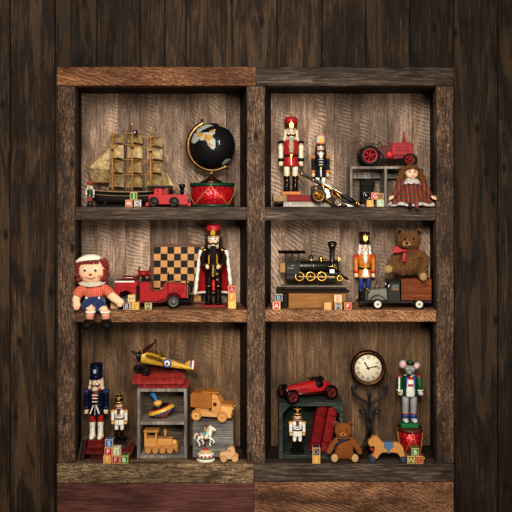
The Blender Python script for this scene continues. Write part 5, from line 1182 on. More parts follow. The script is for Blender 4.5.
# spinning top
st = T('spinning_top', 'striped tin spinning top with a blue handle tilted in the upper crate cell', 'spinning top', 165.6, 21, top(tcz, hh * .505 + 1.75), sc=.91)
Rt = (0, -.40, 0)
for nm, prof, m in (('lower_cone', [(0, .2), (1.4, .6), (5, 3.4), (10.4, 6.6), (13.2, 9)], [paint('c2662e', .35)]), ('blue_band', [(13.2, 9), (14, 10.6), (14.2, 12)], [paint('1d3f96', .3)]), ('yellow_band', [(14.2, 12), (13.8, 14), (12.6, 15.6)], [paint('d9ae22', .3)]),
                    ('red_band', [(12.6, 15.6), (11.6, 16.6), (11.2, 16.9)], [paint('b02a26', .3)]), ('silver_dome', [(11.2, 16.9), (8, 18.8), (5.4, 20), (4.4, 20.6)], [metal('c9c7c2', .22)]), ('yellow_collar', [(4.4, 20.6), (4.8, 22), (4.6, 24.4), (3.2, 25.6), (1.8, 26)], [paint('dba02c', .35)]), ('blue_handle', [(1.8, 26), (1.5, 28), (2.0, 31.5), (2.9, 35), (3.2, 37.5), (2.4, 39), (0, 39.4)], [paint('2279b4', .3)])):
    mb = MB(); mb.lathe(prof, (0, 0, 0), 36, rot=Rt); obj(nm, mb, m, st)
RM = Euler(Rt).to_matrix(); bd = [c_ for c_ in st.children if c_.name.startswith('blue_band')][0]
for k in range(22):
    a = 2 * PI * k / 22; mb = MB(); mb.ball(RM @ Vector((math.cos(a) * 13.9, math.sin(a) * 13.9, 11.8)), 1.35, 8); obj('yellow_scallop', mb, paint('d9ae22', .3), bd)
st.location.z += .9 * S; st.scale.z *= .78; st.scale.y *= .8

# small wooden train in the lower cell
def ww(a='b07b42', b='dcaa6c', ax='x'): return toywood(a, b, ax, .5)
wt = T('wooden_train', 'plain wooden toy locomotive in the lower cell of the tall crate', 'toy train', 161, 22, top(tcz, 3.3))
u = lambda p: p - 161
w = lambda py: 455.4 - py
mb = MB(); mb.bx(u(145.5), u(178), -5.5, 5.5, w(451), w(447.6), .4); obj('chassis', mb, ww('9c6a34', 'c79252'), wt)
mb = MB(); mb.prism([(u(145), w(448)), (u(145), w(434.4)), (u(147.5), w(434.4)), (u(147.5), w(440.5)), (u(156), w(440.5)), (u(156), w(434.4)), (u(157.6), w(434.4)), (u(157.6), w(448))], -5.5, 5.5, .3); obj('cab', mb, ww(), wt)
mb = MB(); mb.bx(u(144.4), u(159.5), -6.4, 6.4, w(434.6), w(432.4), .5); obj('cab_roof', mb, ww('a06e38', 'cf9c5e'), wt)
mb = MB(); mb.bx(u(157.4), u(173), -4.5, 4.5, w(448), w(441.6), .8); obj('boiler', mb, ww(), wt)
mb = MB(); mb.cyl((u(165.2), 0, w(442)), (u(165.2), 0, w(433)), 1.5, 1.5, 12); obj('chimney', mb, ww('9c6a34', 'c79252', 'z'), wt)
mb = MB(); mb.ball((u(174.4), 0, w(446)), (2.8, 3, 2.8), 14); obj('boiler_nose', mb, ww('bb8a50', 'e3b67c'), wt)
mb = MB(); mb.prism([(u(173), w(451.5)), (u(178), w(455)), (u(178.5), w(447)), (u(174), w(447))], -4, 4, .3); obj('cowcatcher', mb, ww('a06e38', 'cf9c5e'), wt)
for y in (-5.8, 5.8):
    for x in (149, 156.2, 163.4, 170.6): wheel(wt, u(x), y, 3.5, 3.4, 1.6, ww('8f5f2e', 'b98448'), ww('a87640', 'd09c60'), ww('7a5026', 'a8763c'))

# grey box, wooden truck, carousel horse, mini car
gb = T('grey_box', 'grey weathered wooden block box beneath the wooden toy truck', 'box', 213, 16, F3)
m_gb = wood('grey_box_wood', ('3f3a35', '7f7a75', 'b5b0aa'), 'x', .5, .06, attr='board')
for k in range(3):
    mb = MB(); mb.bx(-20.3, 20.3, 0, 1.4, k * 11.4, k * 11.4 + 11.2, .2); plank_attr(obj('front_board', mb, m_gb, gb))
for x0 in (-20.3, 19):
    mb = MB(); mb.bx(x0, x0 + 1.3, 1.4, 22, 0, 34.2, .2); plank_attr(obj('side_board', mb, m_gb, gb))
mb = MB(); mb.bx(-19, 19, 20.6, 22, 0, 34.2, .2); plank_attr(obj('back_board', mb, m_gb, gb))
mb = MB(); mb.bx(-20.3, 20.3, 0, 22, 34.2, 35.2, .2); plank_attr(obj('top_board', mb, m_gb, gb))
wk = T('wooden_truck', 'honey-coloured wooden toy truck with a boxy cargo bed on the grey box', 'toy truck', 212.5, 24, top(gb, 35.3))
u = lambda p: (p - 212.5)
w = lambda py: 422.3 - py
mb = MB(); mb.bx(u(193), u(233), -6, 6, w(418.4), w(413.6), .4); obj('chassis', mb, ww('b5854c', 'dfb47c'), wk)
mb = MB(); mb.bx(u(191.6), u(213), -7.5, 7.5, w(409.4), w(396.5), .4); mb.prism([(u(192), w(396.5)), (u(193.5), w(394.6)), (u(212.6), w(394.6)), (u(212.6), w(396.5))], -7, 7, .2); obj('cargo_box', mb, ww('8a5426', 'b97c40'), wk)
mb = MB(); mb.bx(u(196), u(210), -5, 5, w(413.8), w(409.2), .3); obj('bed_block', mb, ww('a87640', 'd4a468'), wk)
mb = MB(); mb.prism([(u(213.2), w(414)), (u(213.2), w(396.4)), (u(215), w(395.2)), (u(219), w(397)), (u(222.2), w(404)), (u(222.2), w(414))], -6.6, 6.6, .4); cb = obj('cab', mb, ww('b07b42', 'dcaa6c'), wk)
mb = MB(); mb.lathe([(0, -.2), (2.0, -.2), (2.0, .4), (0, .4)], (u(216.8), -6.7, w(405.2)), 18, 'y'); obj('round_window', mb, paint('4a2a14', .6), cb)
mb = MB(); mb.bx(u(203), u(220.5), -6, 6, w(395.4), w(393.4), .4); obj('cab_roof', mb, ww('8f5a2c', 'b9803f'), wk)
mb = MB(); mb.bx(u(222), u(233.6), -5.8, 5.8, w(414.5), w(406.2), .8); hd = obj('hood', mb, ww('bb8a50', 'e8bf88'), wk)
mb = MB(); mb.bx(u(221.6), u(235), -6.4, 6.4, w(406.4), w(404.6), .4); obj('hood_cover', mb, ww('96602e', 'c48d4e'), wk)
for y in (-4, 4):
    mb = MB(); mb.ball((u(234), y, w(409)), 1.3, 10); obj('headlamp', mb, ww('bb8a50', 'e8bf88'), wk)
for y in (-7.8, 7.8):
    for x in (198, 224.5): wheel(wk, u(x), y, 5.3, 5.2, 2.8, ww('a26d36', 'cf9a5a'), ww('b98850', 'e0b57e'), ww('8f5a2c', 'b9803f'))
wk.rotation_euler.z = -.20
ch = T('carousel_horse', 'small painted white carousel horse on a gilt pole with a rounded base', 'figurine', 205.8, 7, F3)
u = lambda p: p - 205.8
w = lambda py: 460.8 - py
PW = paint('e9dfc8', .4, 0, .1); TQ = paint('5f9c98', .4); PR = paint('b5362f', .4)
mb = MB(); mb.lathe([(0, 0), (8.6, 0), (9.2, 1), (9.2, 3), (8.4, 4), (8.8, 5), (7.6, 8), (4.2, 10.6), (0, 11.4)], n=30, sy=.72); ba = obj('base', mb, PW, ch)
mb = MB(); mb.lathe([(9.0, 3.2), (9.4, 3.6), (9.3, 4.8), (8.6, 5)], n=30, sy=.73); obj('base_band', mb, paint('54605e', .4), ba)
mb = MB(); mb.lathe([(7.4, 8.2), (7.2, 9), (4.4, 10.8), (0, 11.6)], n=30, sy=.73); obj('base_cap', mb, paint('c9a878', .45), ba)
for a in (-2.5, -2.0, -1.55, -1.1, -.65):
    mb = MB(); mb.ball((math.cos(a) * 8.8, math.sin(a) * 6.4, 5.8), (1.3, .9, 1.2), 10); obj('painted_rose', mb, PR, ba)
mb = MB(); mb.ball((0, 0, 11.6), (3.2, 2.4, 1.4), 12); obj('rose_mound', mb, PR, ba)
mb = MB(); mb.cyl((u(205), 0, 11), (u(205), 0, w(423.5)), .55, n=8); mb.ball((u(205), 0, w(423)), 1.0, 8); obj('pole', mb, metal('a8813e', .3), ch)
mb = MB(); mb.ball((u(204.6), 0, w(436)), (7, 2.9, 3.5), 18); mb.tube([(u(209), 0, w(435)), (u(210.5), 0, w(431)), (u(211), 0, w(428.4))], [3, 2.3, 1.8], 12); mb.tube([(u(210), 0, w(428)), (u(213), 0, w(429)), (u(215.8), 0, w(430.8))], [2, 1.7, 1.1], 12)
mb.ball((u(210.4), -.7, w(425.9)), (.6, .4, 1), 8); mb.ball((u(210.4), .7, w(425.9)), (.6, .4, 1), 8)
for pts in (((209, -1.4, 437), (212.6, -1.6, 439.4), (214.6, -1.6, 441.4), (213, -1.6, 443)), ((208.4, 1.4, 437), (210.6, 1.6, 442), (209.4, 1.6, 445.6), (211, 1.6, 446.6)), ((199.6, -1.4, 437), (197.6, -1.6, 440.4), (199.8, -1.6, 443.4), (199.6, -1.6, 446)), ((200.4, 1.4, 437), (201.6, 1.6, 441), (203.6, 1.6, 443), (202.6, 1.6, 445.4))):
    mb.tube([(u(p[0]), p[1], w(p[2])) for p in pts], [1.7, 1.15, .8, .8], 10)
mb.fuse(.38, 3); hb = obj('horse_body', mb, PW, ch)
mb = MB(); mb.tube([(u(198), 0, w(434)), (u(195.6), 0, w(434.6)), (u(194.6), 0, w(438)), (u(195.4), 0, w(441))], [1.1, 1.3, 1.1, .4], 10); obj('tail', mb, paint('d6c6a2', .5), hb)
mb = MB(); mb.tube([(u(210.2), 0, w(426)), (u(208), 0, w(428.6)), (u(207.2), 0, w(431.6)), (u(206.4), 0, w(433.4))], [.7, 1.2, 1.2, .5], 10); obj('mane', mb, paint('cbb78f', .5), hb)
mb = MB(); mb.ball((u(204.4), 0, w(434.4)), (3.4, 3.15, 2.6), 14); obj('saddle', mb, TQ, hb)
mb = MB(); mb.torus((u(204.4), 0, w(436)), 3.2, .45, 'x', 24, 6); obj('saddle_girth', mb, PR, hb)
mb = MB(); mb.torus((u(208.6), 0, w(435.4)), 3.2, .5, 'x', 24, 6, sx=.9); obj('breast_strap', mb, TQ, hb)
mb = MB(); mb.ball((u(200), -1.6, w(434.6)), (1.5, 1.5, 1.3), 10); obj('crupper_rosette', mb, PR, hb)
mb = MB(); mb.ball((u(212.2), -1.7, w(428.6)), .4, 8); obj('eye', mb, BLACK, hb)
mc = T('wooden_car', 'small pale wooden toy vehicle with two round wheels beside the carousel horse', 'toy vehicle', 229, 6.5, F3)
u = lambda p: p - 229
w = lambda py: 461.2 - py
PL = toywood('b88f66', 'dfbb90', 'x', .5)
mb = MB(); mb.prism([(u(220), w(459)), (u(219.6), w(454)), (u(220.4), w(452)), (u(227), w(451.6)), (u(227.6), w(448.4)), (u(229.4), w(446.8)), (u(233.4), w(446.8)), (u(235), w(448.4)), (u(235.4), w(453)), (u(236.4), w(459))], -3, 3, .8); obj('body', mb, PL, mc)
for y in (-3.7, 3.7):
    for x in (224, 235): wheel(mc, u(x), y, 3.5, 3.5, 1.6, toywood('a3774e', 'cfa67a', 'x', .5), toywood('b88f66', 'dfbb90', 'x', .5), toywood('96683e', 'b98f62', 'x', .5))
mb = MB(); mb.ball((u(230), -3.1, w(450)), (1.1, .4, 1.1), 10); obj('window', mb, toywood('8a6038', 'a87c50', 'x', .5), mc)

# ================================================================ lower right compartment
gc_ = T('green_crate', 'dark green wooden crate open to the front with the red racing car on top', 'crate', 311, 12, F3)
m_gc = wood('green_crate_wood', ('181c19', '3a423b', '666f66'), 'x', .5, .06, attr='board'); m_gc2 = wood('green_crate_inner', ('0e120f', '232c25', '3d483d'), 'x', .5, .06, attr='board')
plank_box(gc_, -32, 32, 0, 27, 0, 56, 3.6, m_gc, True, (), 'board', m_gc2)
for s in (-1, 1):
    mb = MB(); mb.prism([(s * 28.4, 52.4), (s * 28.4, 45), (s * 21, 52.4)], 1, 3.4); plank_attr(obj('corner_gusset', mb, m_gc, gc_))
make_white(top(gc_, 3.7), 297.3, 18.5, 'small white-coated nutcracker with auburn hair standing inside the green crate', 48)
for k, (px, lab, col) in enumerate(((316.0, 'thick red book leaning inside the green crate beside the nutcracker', '9c1a1c'), (327.6, 'bright red book leaning at the end inside the green crate', 'b3262a'))):
    b = T('book', lab, 'book', px - 4.0, 27, top(gc_, 3.7), 'red books leaning in the green crate'); wd = 9.6 if k == 0 else 9.0; cm = paint(col, .5, 0, .3, .2)
    mb = MB(); mb.bx(.8, wd - .8, -8.4, 9, .8, 45.4, .1); obj('page_block', mb, paint('c9ab7c', .8, 0, .25, 2.0), b)
    for x0 in (0, wd - 1):
        mb = MB(); mb.bx(x0, x0 + 1, -9, 9.4, 0, 46.2, .2); obj('cover', mb, cm, b)
    mb = MB(); mb.grid(lambda a, c_: (wd * c_, -9 - math.sin(PI * c_) * 1.4, 46.2 * a), 1, 10, .6); obj('spine', mb, cm, b)
    for z_ in (9, 36):
        mb = MB(); mb.grid(lambda a, c_: (wd * c_, -9.25 - math.sin(PI * c_) * 1.45, z_ + 1.0 * a), 1, 10, .3); obj('spine_band', mb, paint('6e1213', .5), b)
    b.rotation_euler.y = .185; b.location.z += (.3 + wd * math.sin(.185)) * S
    b.location.x -= (3.4 if k == 0 else 3.8) * S
t1 = block(316, 3, F3, 'c99a42', 'E', 'yellow alphabet block in front of the green crate', 7.8, ink='e0c27c')
block(316, 3, top(t1, 7.9), '2a2f52', 'D', 'dark blue alphabet block stacked on the yellow block before the green crate', 7.8, ink='b99a5c', frame='b98a4c')
# racing car
rc = T('racing_car', 'red vintage toy racing car with black tyres on top of the green crate', 'toy car', 308.5, 25, top(gc_, 56.1))
RR = paint('a81519', .32, 0, .18)
def body(a, b):
    x = -25 + 50 * a; k = a
    r = (5.0 + 1.9 * min(1, a * 1.8)) * (1 if a < .74 else max(.12, 1 - ((a - .74) / .26) ** 2 * .85)); an = b * 2 * PI
    cy, cz = math.cos(an), math.sin(an); p = .62
    return (x, math.copysign(abs(cy) ** p, cy) * r * .92, 9.6 + math.copysign(abs(cz) ** p, cz) * r * (1.02 if cz > 0 else .72) + (1.6 * min(1, a * 1.6) if cz > 0 else 0))
mb = MB(); mb.grid(body, 30, 28); mb.keep = True; bo = obj('body', mb, RR, rc)
mb = MB(); mb.lathe([(0, -1), (5.0, -1), (5.4, 0), (5.4, 1), (0, 1.2)], (-25.2, 0, 9.8), 18, 'x', sx=1.1); obj('radiator', mb, metal('6e5f50', .4), bo)
mb = MB(); mb.lathe([(0, .2), (5.2, -.2), (5.6, .4), (5.2, 1.2), (4.4, .4), (0, -.4)], (9.5, 0, 18.6), 24, sx=1.25, sy=.82); obj('cockpit', mb, paint('0f0d0c', .6), bo)
mb = MB(); mb.ball((9.5, -4.2, 14.6), (5.2, 3.2, 4.2), 18); obj('cockpit_opening', mb, paint('0f0d0c', .5), bo)
mb = MB(); mb.prism([(12, 17), (16.4, 17.6), (15.6, 21), (13.2, 20.8)], -3.6, 3.6, .6); obj('seat_back', mb, paint('171311', .5), bo)
mb = MB(); mb.torus((4.5, 0, 20.4), 2.0, .4, 'x', 18, 6); obj('steering_wheel', mb, BLACK, bo)
mb = MB(); mb.grid(lambda a, b: (1.6 - a * .8, -4 + 8 * b, 18.6 + 2.6 * a * math.sin(PI * (.15 + .7 * b))), 3, 10, .4); obj('windscreen', mb, RR, bo)
for k in range(7):
    mb = MB(); mb.box((-17 + k * 2.3, -6.6, 11.4), (.6, .6, 3.2), .15, rot=(0, .15, 0)); obj('louver', mb, paint('6e0f12', .4), bo)
mb = MB(); mb.tube([(-18, -6.6, 8.4), (-8, -7.2, 7.8), (18, -7.2, 7.6)], .7, 8); obj('exhaust_pipe', mb, metal('6d6259', .35), bo)
mb = MB(); mb.box((-18, 0, 16.8), (8, 1.2, .8), .3); obj('bonnet_strap', mb, metal('b9b2a8', .3), bo)
for x, r_ in ((-22.5, 7.1), (20, 7.1)):
    mb = MB(); mb.cyl((x, -11, r_), (x, 11, r_), .8, n=10); obj('axle', mb, BLACK, rc)
    for y in (-10.5, 10.5): wheel(rc, x, y, r_ + .05, r_, 4.0, paint('100e0c', .3), '6d1715', DARK, spokes=12, tt=.36)
rc.rotation_euler.z = .38
# small teddy
t2 = T('teddy_bear', 'small golden brown teddy bear with a navy ribbon seated before the leaning red books', 'teddy bear', 344, 6.2, F3); t2.scale.y *= .6
u = lambda p: p - 344
w = lambda py: 461.4 - py
teddy(t2, .9, (u(343.2), -1, w(431.6)), [(u(335.8), 0, w(425)), (u(350.8), 0, w(425.2))], (u(342.4), -7, w(434)),
      [([(u(337), -1, w(441)), (u(332), -4, w(446)), (u(328.8), -7, w(451))], [3.2, 3, 2.7]), ([(u(351), -1, w(441)), (u(356), -4, w(446)), (u(359.2), -6, w(451.5))], [3.2, 3, 2.7])],
      [([(u(339), -1, w(455.5)), (u(335.5), -7, w(456.4)), (u(333.8), -10.5, w(456.2))], [4.2, 4, 3.9]), ([(u(349), -1, w(455.5)), (u(352, ), -7, w(456.4)), (u(353.6), -10.5, w(456.2))], [4.2, 4, 3.9])],
      ((u(344), 0, w(449.8)), (9.4, 7.6, 10.6)), '4e2611', '9a5f2c', [((u(333.6), -14, w(456)), (3.4, .9, 4.0), (0, 0, 0)), ((u(353.8), -14, w(456)), (3.4, .9, 4.0), (0, 0, 0))], vox=.6, hw=8.6, hh=8.0)
t2.location.z += .6 * S
mb = MB(); mb.torus((u(343.6), -1, w(439.4)), 6.4, .8, 'z', 26, 8); nr = obj('neck_ribbon', mb, paint('1f2740', .6), t2)
mb = MB(); mb.tube([(u(343), -7.6, w(439.6)), (u(338.4), -8.6, w(441.8)), (u(334), -8.4, w(446.4))], [1.2, 1.1, .7], 8); obj('ribbon_tail', mb, paint('1f2740', .6), nr)
mb = MB(); mb.ball((u(343), -7.9, w(439.8)), (1.6, 1, 1.3), 10); obj('ribbon_knot', mb, paint('1f2740', .6), nr)

# clock on a scrolled iron stand
ck = T('stand_clock', 'round cream-faced clock with dark bronze rim on a scrolled wrought iron stand', 'clock', 369.5, 25, F3); ck.scale.y *= .75
u = lambda p: p - 369.5
w = lambda py: 455.0 - py
RB = metal('3c2a1e', .45)
cx, cz = u(368), w(369)
mb = MB(); mb.lathe([(0, 3), (16.4, 3), (17.6, 1.5), (17.8, -1), (16.6, -3.4), (15.2, -3.8), (14.4, -2.6), (13.8, -2.8), (13.4, -1.6)], (cx, 0, cz), 48, 'y'); rim = obj('rim', mb, RB, ck)
mb = MB(); mb.torus((cx, -3.5, cz), 15.9, .35, 'y', 48, 6); obj('rim_bead', mb, metal('7a5230', .35), rim)
mb = MB(); mb.lathe([(0, -1.3), (13.5, -1.3), (13.5, .5), (0, .5)], (cx, 0, cz), 48, 'y'); fc = obj('dial', mb, paint('dccfb0', .5, 0, .06), ck)
INK = paint('241a14', .6)
for k, nm in enumerate(('XII', 'I', 'II', 'III', 'IV', 'V', 'VI', 'VII', 'VIII', 'IX', 'X', 'XI')):
    a = PI / 2 - k * PI / 6; mb = MB(); mb.text(nm, 4.4, (0, 0, 0), .1)
    bmesh.ops.scale(mb.bm, vec=(.72, 1, 1), verts=mb.bm.verts)
    bmesh.ops.rotate(mb.bm, cent=(0, 0, 0), matrix=Matrix.Rotation(-(a - PI / 2) if True else 0, 3, 'Y'), verts=mb.bm.verts)
    bmesh.ops.translate(mb.bm, vec=(cx + math.cos(a) * 10.4, -1.5, cz + math.sin(a) * 10.4), verts=mb.bm.verts); obj('numeral', mb, INK, fc)
mb = MB(); mb.torus((cx, -1.4, cz), 12.6, .14, 'y', 48, 5); obj('minute_ring', mb, INK, fc)
for a, L_, wd in ((math.radians(122), 7.6, .9), (math.radians(12), 10.2, .75)):
    d_ = Vector((math.cos(a), 0, math.sin(a))); mb = MB(); p0 = Vector((cx, -2.1, cz)); mb.tube([p0 - d_ * 2, p0, p0 + d_ * L_ * .5, p0 + d_ * L_ * .72, p0 + d_ * L_], [wd * .6, wd * .7, wd * .5, wd * .95, .1], 8); obj('clock_hand', mb, BLACK, ck)
mb = MB(); mb.ball((cx, -2.3, cz), (1.1, .7, 1.1), 10); obj('hand_boss', mb, BLACK, ck)
# stand
mb = MB(); mb.lathe([(0, 0), (1.5, 0), (1.5, 34), (2.1, 36), (1.4, 38), (1.4, 56), (2.4, 58), (1.6, 60), (1.6, 68.8), (0, 68.8)], (0, 1, 0), 14); obj('stem', mb, IRON, ck)
def spiral(cx_, cz_, r0, r1, a0, a1, n=26): return [(cx_ + math.cos(a0 + (a1 - a0) * t / n) * (r0 + (r1 - r0) * t / n), cz_ + math.sin(a0 + (a1 - a0) * t / n) * (r0 + (r1 - r0) * t / n)) for t in range(n + 1)]
def bez(P, n=20):
    out = []
    for i in range(n + 1):
        t = i / n; out.append(tuple((1-t)**3*P[0][k] + 3*(1-t)**2*t*P[1][k] + 3*(1-t)*t*t*P[2][k] + t**3*P[3][k] for k in (0, 1)))
    return out
for s in (-1, 1):
    up = bez([(s * 1.2, 50), (s * 6, 55), (s * 17, 56), (s * 17.4, 66)]) + spiral(s * 15.2, 66.5, 2.2, .8, 0 if s > 0 else PI, (PI * 1.5) if s > 0 else -PI * .5, 14)
    mb = MB(); mb.tube([(x, -1.2, z_) for x, z_ in up], 1.5, 10); obj('upper_scroll', mb, IRON, ck)
    mid = spiral(s * 7.4, 44, 1.0, 3.6, (PI if s > 0 else 0), (PI - s * 0 - PI * 2.1 if s > 0 else PI * 2.1), 24)
    x0, z0 = mid[-1]; mid += bez([(x0, z0), (x0 - s * .4, z0 - 5), (s * 5, 35), (s * 1.2, 33)], 10)
    mb = MB(); mb.tube([(x, -2, z_) for x, z_ in mid], 1.35, 10); obj('middle_scroll', mb, IRON, ck)
for a in (-2.45, -.7, PI / 2):
    P = [(1.2, 31), (3.5, 20), (8, 8), (13.5, 3.5)]; c_ = bez(P, 16) + [(15.5, 2.4), (16.5, 3.4), (16, 4.6), (15, 4.2)]
    mb = MB(); mb.tube([(math.cos(a) * x, 1 + math.sin(a) * x * .8, max(1.7, z_ - 1.0)) for x, z_ in c_], 1.35, 10); obj('foot_scroll', mb, IRON, ck)
for k in range(4):
    a = k * PI / 2 + .4; mb = MB(); mb.tube([(math.cos(a + t * .5) * (1.2 + 2.4 * math.sin(PI * t)), 1 + math.sin(a + t * .5) * (1.2 + 2.8 * math.sin(PI * t)), 18 + 16 * t) for t in [i / 12 for i in range(13)]], .85, 6); obj('basket_twist', mb, IRON, ck)

# wheeled toy horse
hs = T('wheeled_horse', 'tan wooden toy horse on small wheels with a painted blue saddle', 'toy horse', 386, 4.2, F3)
u = lambda p: p - 386
w = lambda py: 460.4 - py
HW = toywood('a8743e', 'c9955c', 'x', .4)
poly = [(367.6, 441), (368.4, 438.6), (371, 436.6), (372, 433.8), (374.4, 434.6), (376.4, 433.8), (378.6, 436), (381, 439.6), (384, 441), (392, 441), (397, 440.4), (400, 442), (402.6, 445), (404.2, 452), (405.6, 456.4), (402.6, 457.6), (399.6, 455), (397.4, 451.6), (394, 450.6), (388, 450.4), (382, 450.6), (379.4, 452.6), (377, 456.6), (374, 458), (370.4, 457), (371.6, 454), (373.8, 450), (374.4, 446.6), (373.4, 444), (371, 444.6), (369, 444)]
mb = MB(); mb.prism([(u(x), w(y)) for x, y in poly], -2.6, 2.6, .5); hb = obj('body', mb, HW, hs)
mb = MB(); mb.prism([(u(x), w(y)) for x, y in ((383.6, 440.6), (392.6, 440.6), (393, 445), (389.4, 447.6), (389.8, 451), (387.2, 451), (386.6, 447.6), (383, 445))], -3.0, -2.3, .15); obj('painted_saddle', mb, paint('54708c', .5), hb)
mb = MB(); mb.box((u(388), 0, w(440.4)), (9, 5.6, .8), .2); obj('saddle_top', mb, paint('54708c', .5), hb)
mb = MB(); mb.prism([(u(x), w(y)) for x, y in ((369.8, 444.6), (372.6, 446.4), (373.4, 449), (371.4, 448.6), (369.6, 446.6))], -2.9, -2.3, .1); obj('bridle_tassel', mb, paint('a8281f', .5), hb)
mb = MB(); mb.ball((u(371.4), -2.6, w(439)), (.5, .3, .5), 8); obj('eye', mb, BLACK, hb)
for s_, x in ((0, 372), (1, 402.6)):
    for y in (-3.2, 3.2): wheel(hs, u(x), y, 3.4, 3.3, 1.1, paint('27384a', .45), '33485e', paint('8a2f22', .4))
    mb = MB(); mb.cyl((u(x), -3.2, 3.4), (u(x), 3.2, 3.4), .6, n=8); obj('axle', mb, DARK, hs)

# red drum and the mouse nutcracker
dm = drum(409.8, 21, F3, 12.4, 28.5, 'small red foil drum with gold cord under the grey mouse nutcracker', 1.2, rim='5a2a1c', n=4, taper=.84)
mo = T('mouse_nutcracker', 'grey mouse nutcracker in a green jacket and crown holding a silver sword', 'nutcracker', 408.8, 20.5, top(dm, 28.7))
u = lambda p: p - 408.8
w = lambda py: 430.6 - py
GY = paint('8d8c8a', .45, 0, .12); GN = paint('14592f', .4); BL = paint('22407f', .4); RD2 = paint('a8201f', .4)
mb = MB(); mb.bx(-9, 8.6, -6, 6, 0, 4.8, .8); obj('base', mb, paint('156b3a', .45), mo)
for s in (-1, 1):
    x = s * 4.0 + .6
    mb = MB(); mb.lathe([(0, 4.8), (3.0, 5), (3.1, 10), (3.4, 22), (3.6, 32), (0, 32)], (x, 0, 0), 16); lg = obj('leg', mb, GY, mo)
    mb = MB(); mb.ball((x + s * .4, -2.6, 7.2), (3.0, 5, 2.4), 14); obj('foot', mb, paint('c9c6c0', .4), lg)
    mb = MB(); mb.lathe([(3.1, 9.4), (3.9, 9.6), (4.1, 13), (3.3, 13.2)], (x, 0, 0), 16); obj('boot_cuff', mb, BL, lg)
    mb = MB(); mb.torus((x, 0, 13.6), 3.6, .6, 'z', 18, 6); obj('boot_band', mb, RD2, lg)
mb = MB(); mb.lathe([(0, 31), (7.0, 31), (7.4, 33), (7.2, 38), (6.8, 42), (7.4, 47), (6.4, 51.4), (3, 52.6), (0, 52.6)], (.4, 0, 0), 24, sy=.8); co_ = obj('torso', mb, paint('d8d4ce', .5), mo)
for s in (-1, 1):
    def jk(a, b):
        an = -PI / 2 + s * (.62 - .12 * b + 2.6 * a); z_ = 52 - 20 * b; r = 6.6 + 1.6 * math.sin(b * 2.4) + .8 * b
        return (.4 + math.cos(an) * r, math.sin(an) * r * .84, z_ - (2.0 if a > .3 else 0) * b * 0)
    mb = MB(); mb.grid(jk, 14, 10, .7); jo = obj('jacket_panel', mb, GN, mo)
    mb = MB(); mb.tube([Vector(jk(0, t / 8)) + Vector((0, -.5, 0)) for t in range(6)], [1.3, 1.3, 1.1, .9, .7, .4], 8); obj('lapel', mb, BL, jo)
    x = .4 + s * 9.6
    mb = MB(); mb.tube([(x - s * 1.6, 0, 51), (x, 0, 48.6), (x + s * .6, -1, 43), (x + s * .6, -3.4, 37.8)], [2.6, 3.2, 2.8, 2.5], 14); ar = obj('arm', mb, GN, mo)
    mb = MB(); mb.ball((x, 0, 50.4), (3.4, 3, 1.5), 12); obj('epaulette', mb, RD2, ar)
    mb = MB(); mb.torus((x + s * .6, -3.3, 37.6), 2.5, .7, 'z', 16, 6); obj('cuff', mb, WHITE, ar)
    mb = MB(); mb.ball((x + s * .6, -3.9, 34.8), (2.6, 2.6, 2.8), 12)
    for q in range(4): mb.ball((x + s * .6 - 1.6 + q * 1.05, -6, 33.8 + abs(q - 1.5) * .3), (.65, 1.1, 1.3), 8)
    mb.ball((x - s * 1.5, -5.4, 36), (.8, 1.0, 1.4), 8); obj('hand', mb, paint('b5b2ae', .45), ar)
mb = MB(); mb.bx(-2, 2.8, -6.4, -5.6, 44, 51, .3); mb.m(1).bx(-2.1, 2.9, -6.7, -6.1, 48.6, 51.4, .2); mb.bx(-2.1, 2.9, -6.6, -6.0, 42, 44, .2); obj('shirt_front', mb, [WHITE, RD2], co_)
mb = MB(); mb.ball((1.0, 0, 57.4), (5.4, 5.2, 5.2), 20); mb.tube([(0, -2, 56.6), (-1.4, -7, 55), (-2.4, -9.6, 54)], [4, 2.6, 1.4], 14); mb.fuse(.5, 3); hd = obj('head', mb, GY, mo)
mb = MB(); mb.ball((-2.7, -10.6, 54.2), (1.7, 1.3, 1.6), 12); obj('nose', mb, BLACK, hd)
for s in (-1, 1):
    mb = MB(); mb.ball((.2 + s * 2.5, -4.6, 58.6), (1.0, .8, 1.2), 10); mb.m(1).ball((.1 + s * 2.5, -5.2, 58.6), (.5, .4, .7), 8); obj('eye', mb, [WHITE, BLACK], hd)
    for k in range(2):
        mb = MB(); mb.tube([(-1.6, -8.8, 54.6), (-1.6 + s * 4.5, -8.6, 55.2 - k * 1.4)], .14, 5); obj('whisker', mb, DARK, hd)
for c_, tl in (((-5.6, 1, 62.2), .25), ((8.2, 1, 60.6), -.75)):
    mb = MB(); mb.ball(c_, (4.0, 1.2, 4.4 if tl > 0 else 3.4), 16, rot=(0, tl, 0)); ea = obj('ear', mb, GY, hd)
    mb = MB(); mb.ball((c_[0], c_[1] - .8, c_[2]), (2.8, .8, 3.2 if tl > 0 else 2.3), 14, rot=(0, tl, 0)); obj('inner_ear', mb, paint('d9a9a4', .5), ea)
mb = MB(); mb.grid(lambda a, b: (1.2 + math.cos(a * 2 * PI) * (3.2 + b * .9), -.6 + math.sin(a * 2 * PI) * (3.2 + b * .9), 62 + b * (1.6 + 1.6 * abs(((a * 6) % 1) - .5) * 2)), 48, 3, .5); cr_ = obj('crown', mb, metal('b8863a', .28), hd)
mb = MB(); mb.ball((1.2, -.6, 64.6), (2.6, 2.6, 2.4), 14); obj('crown_gem', mb, paint('125a34', .25), cr_)
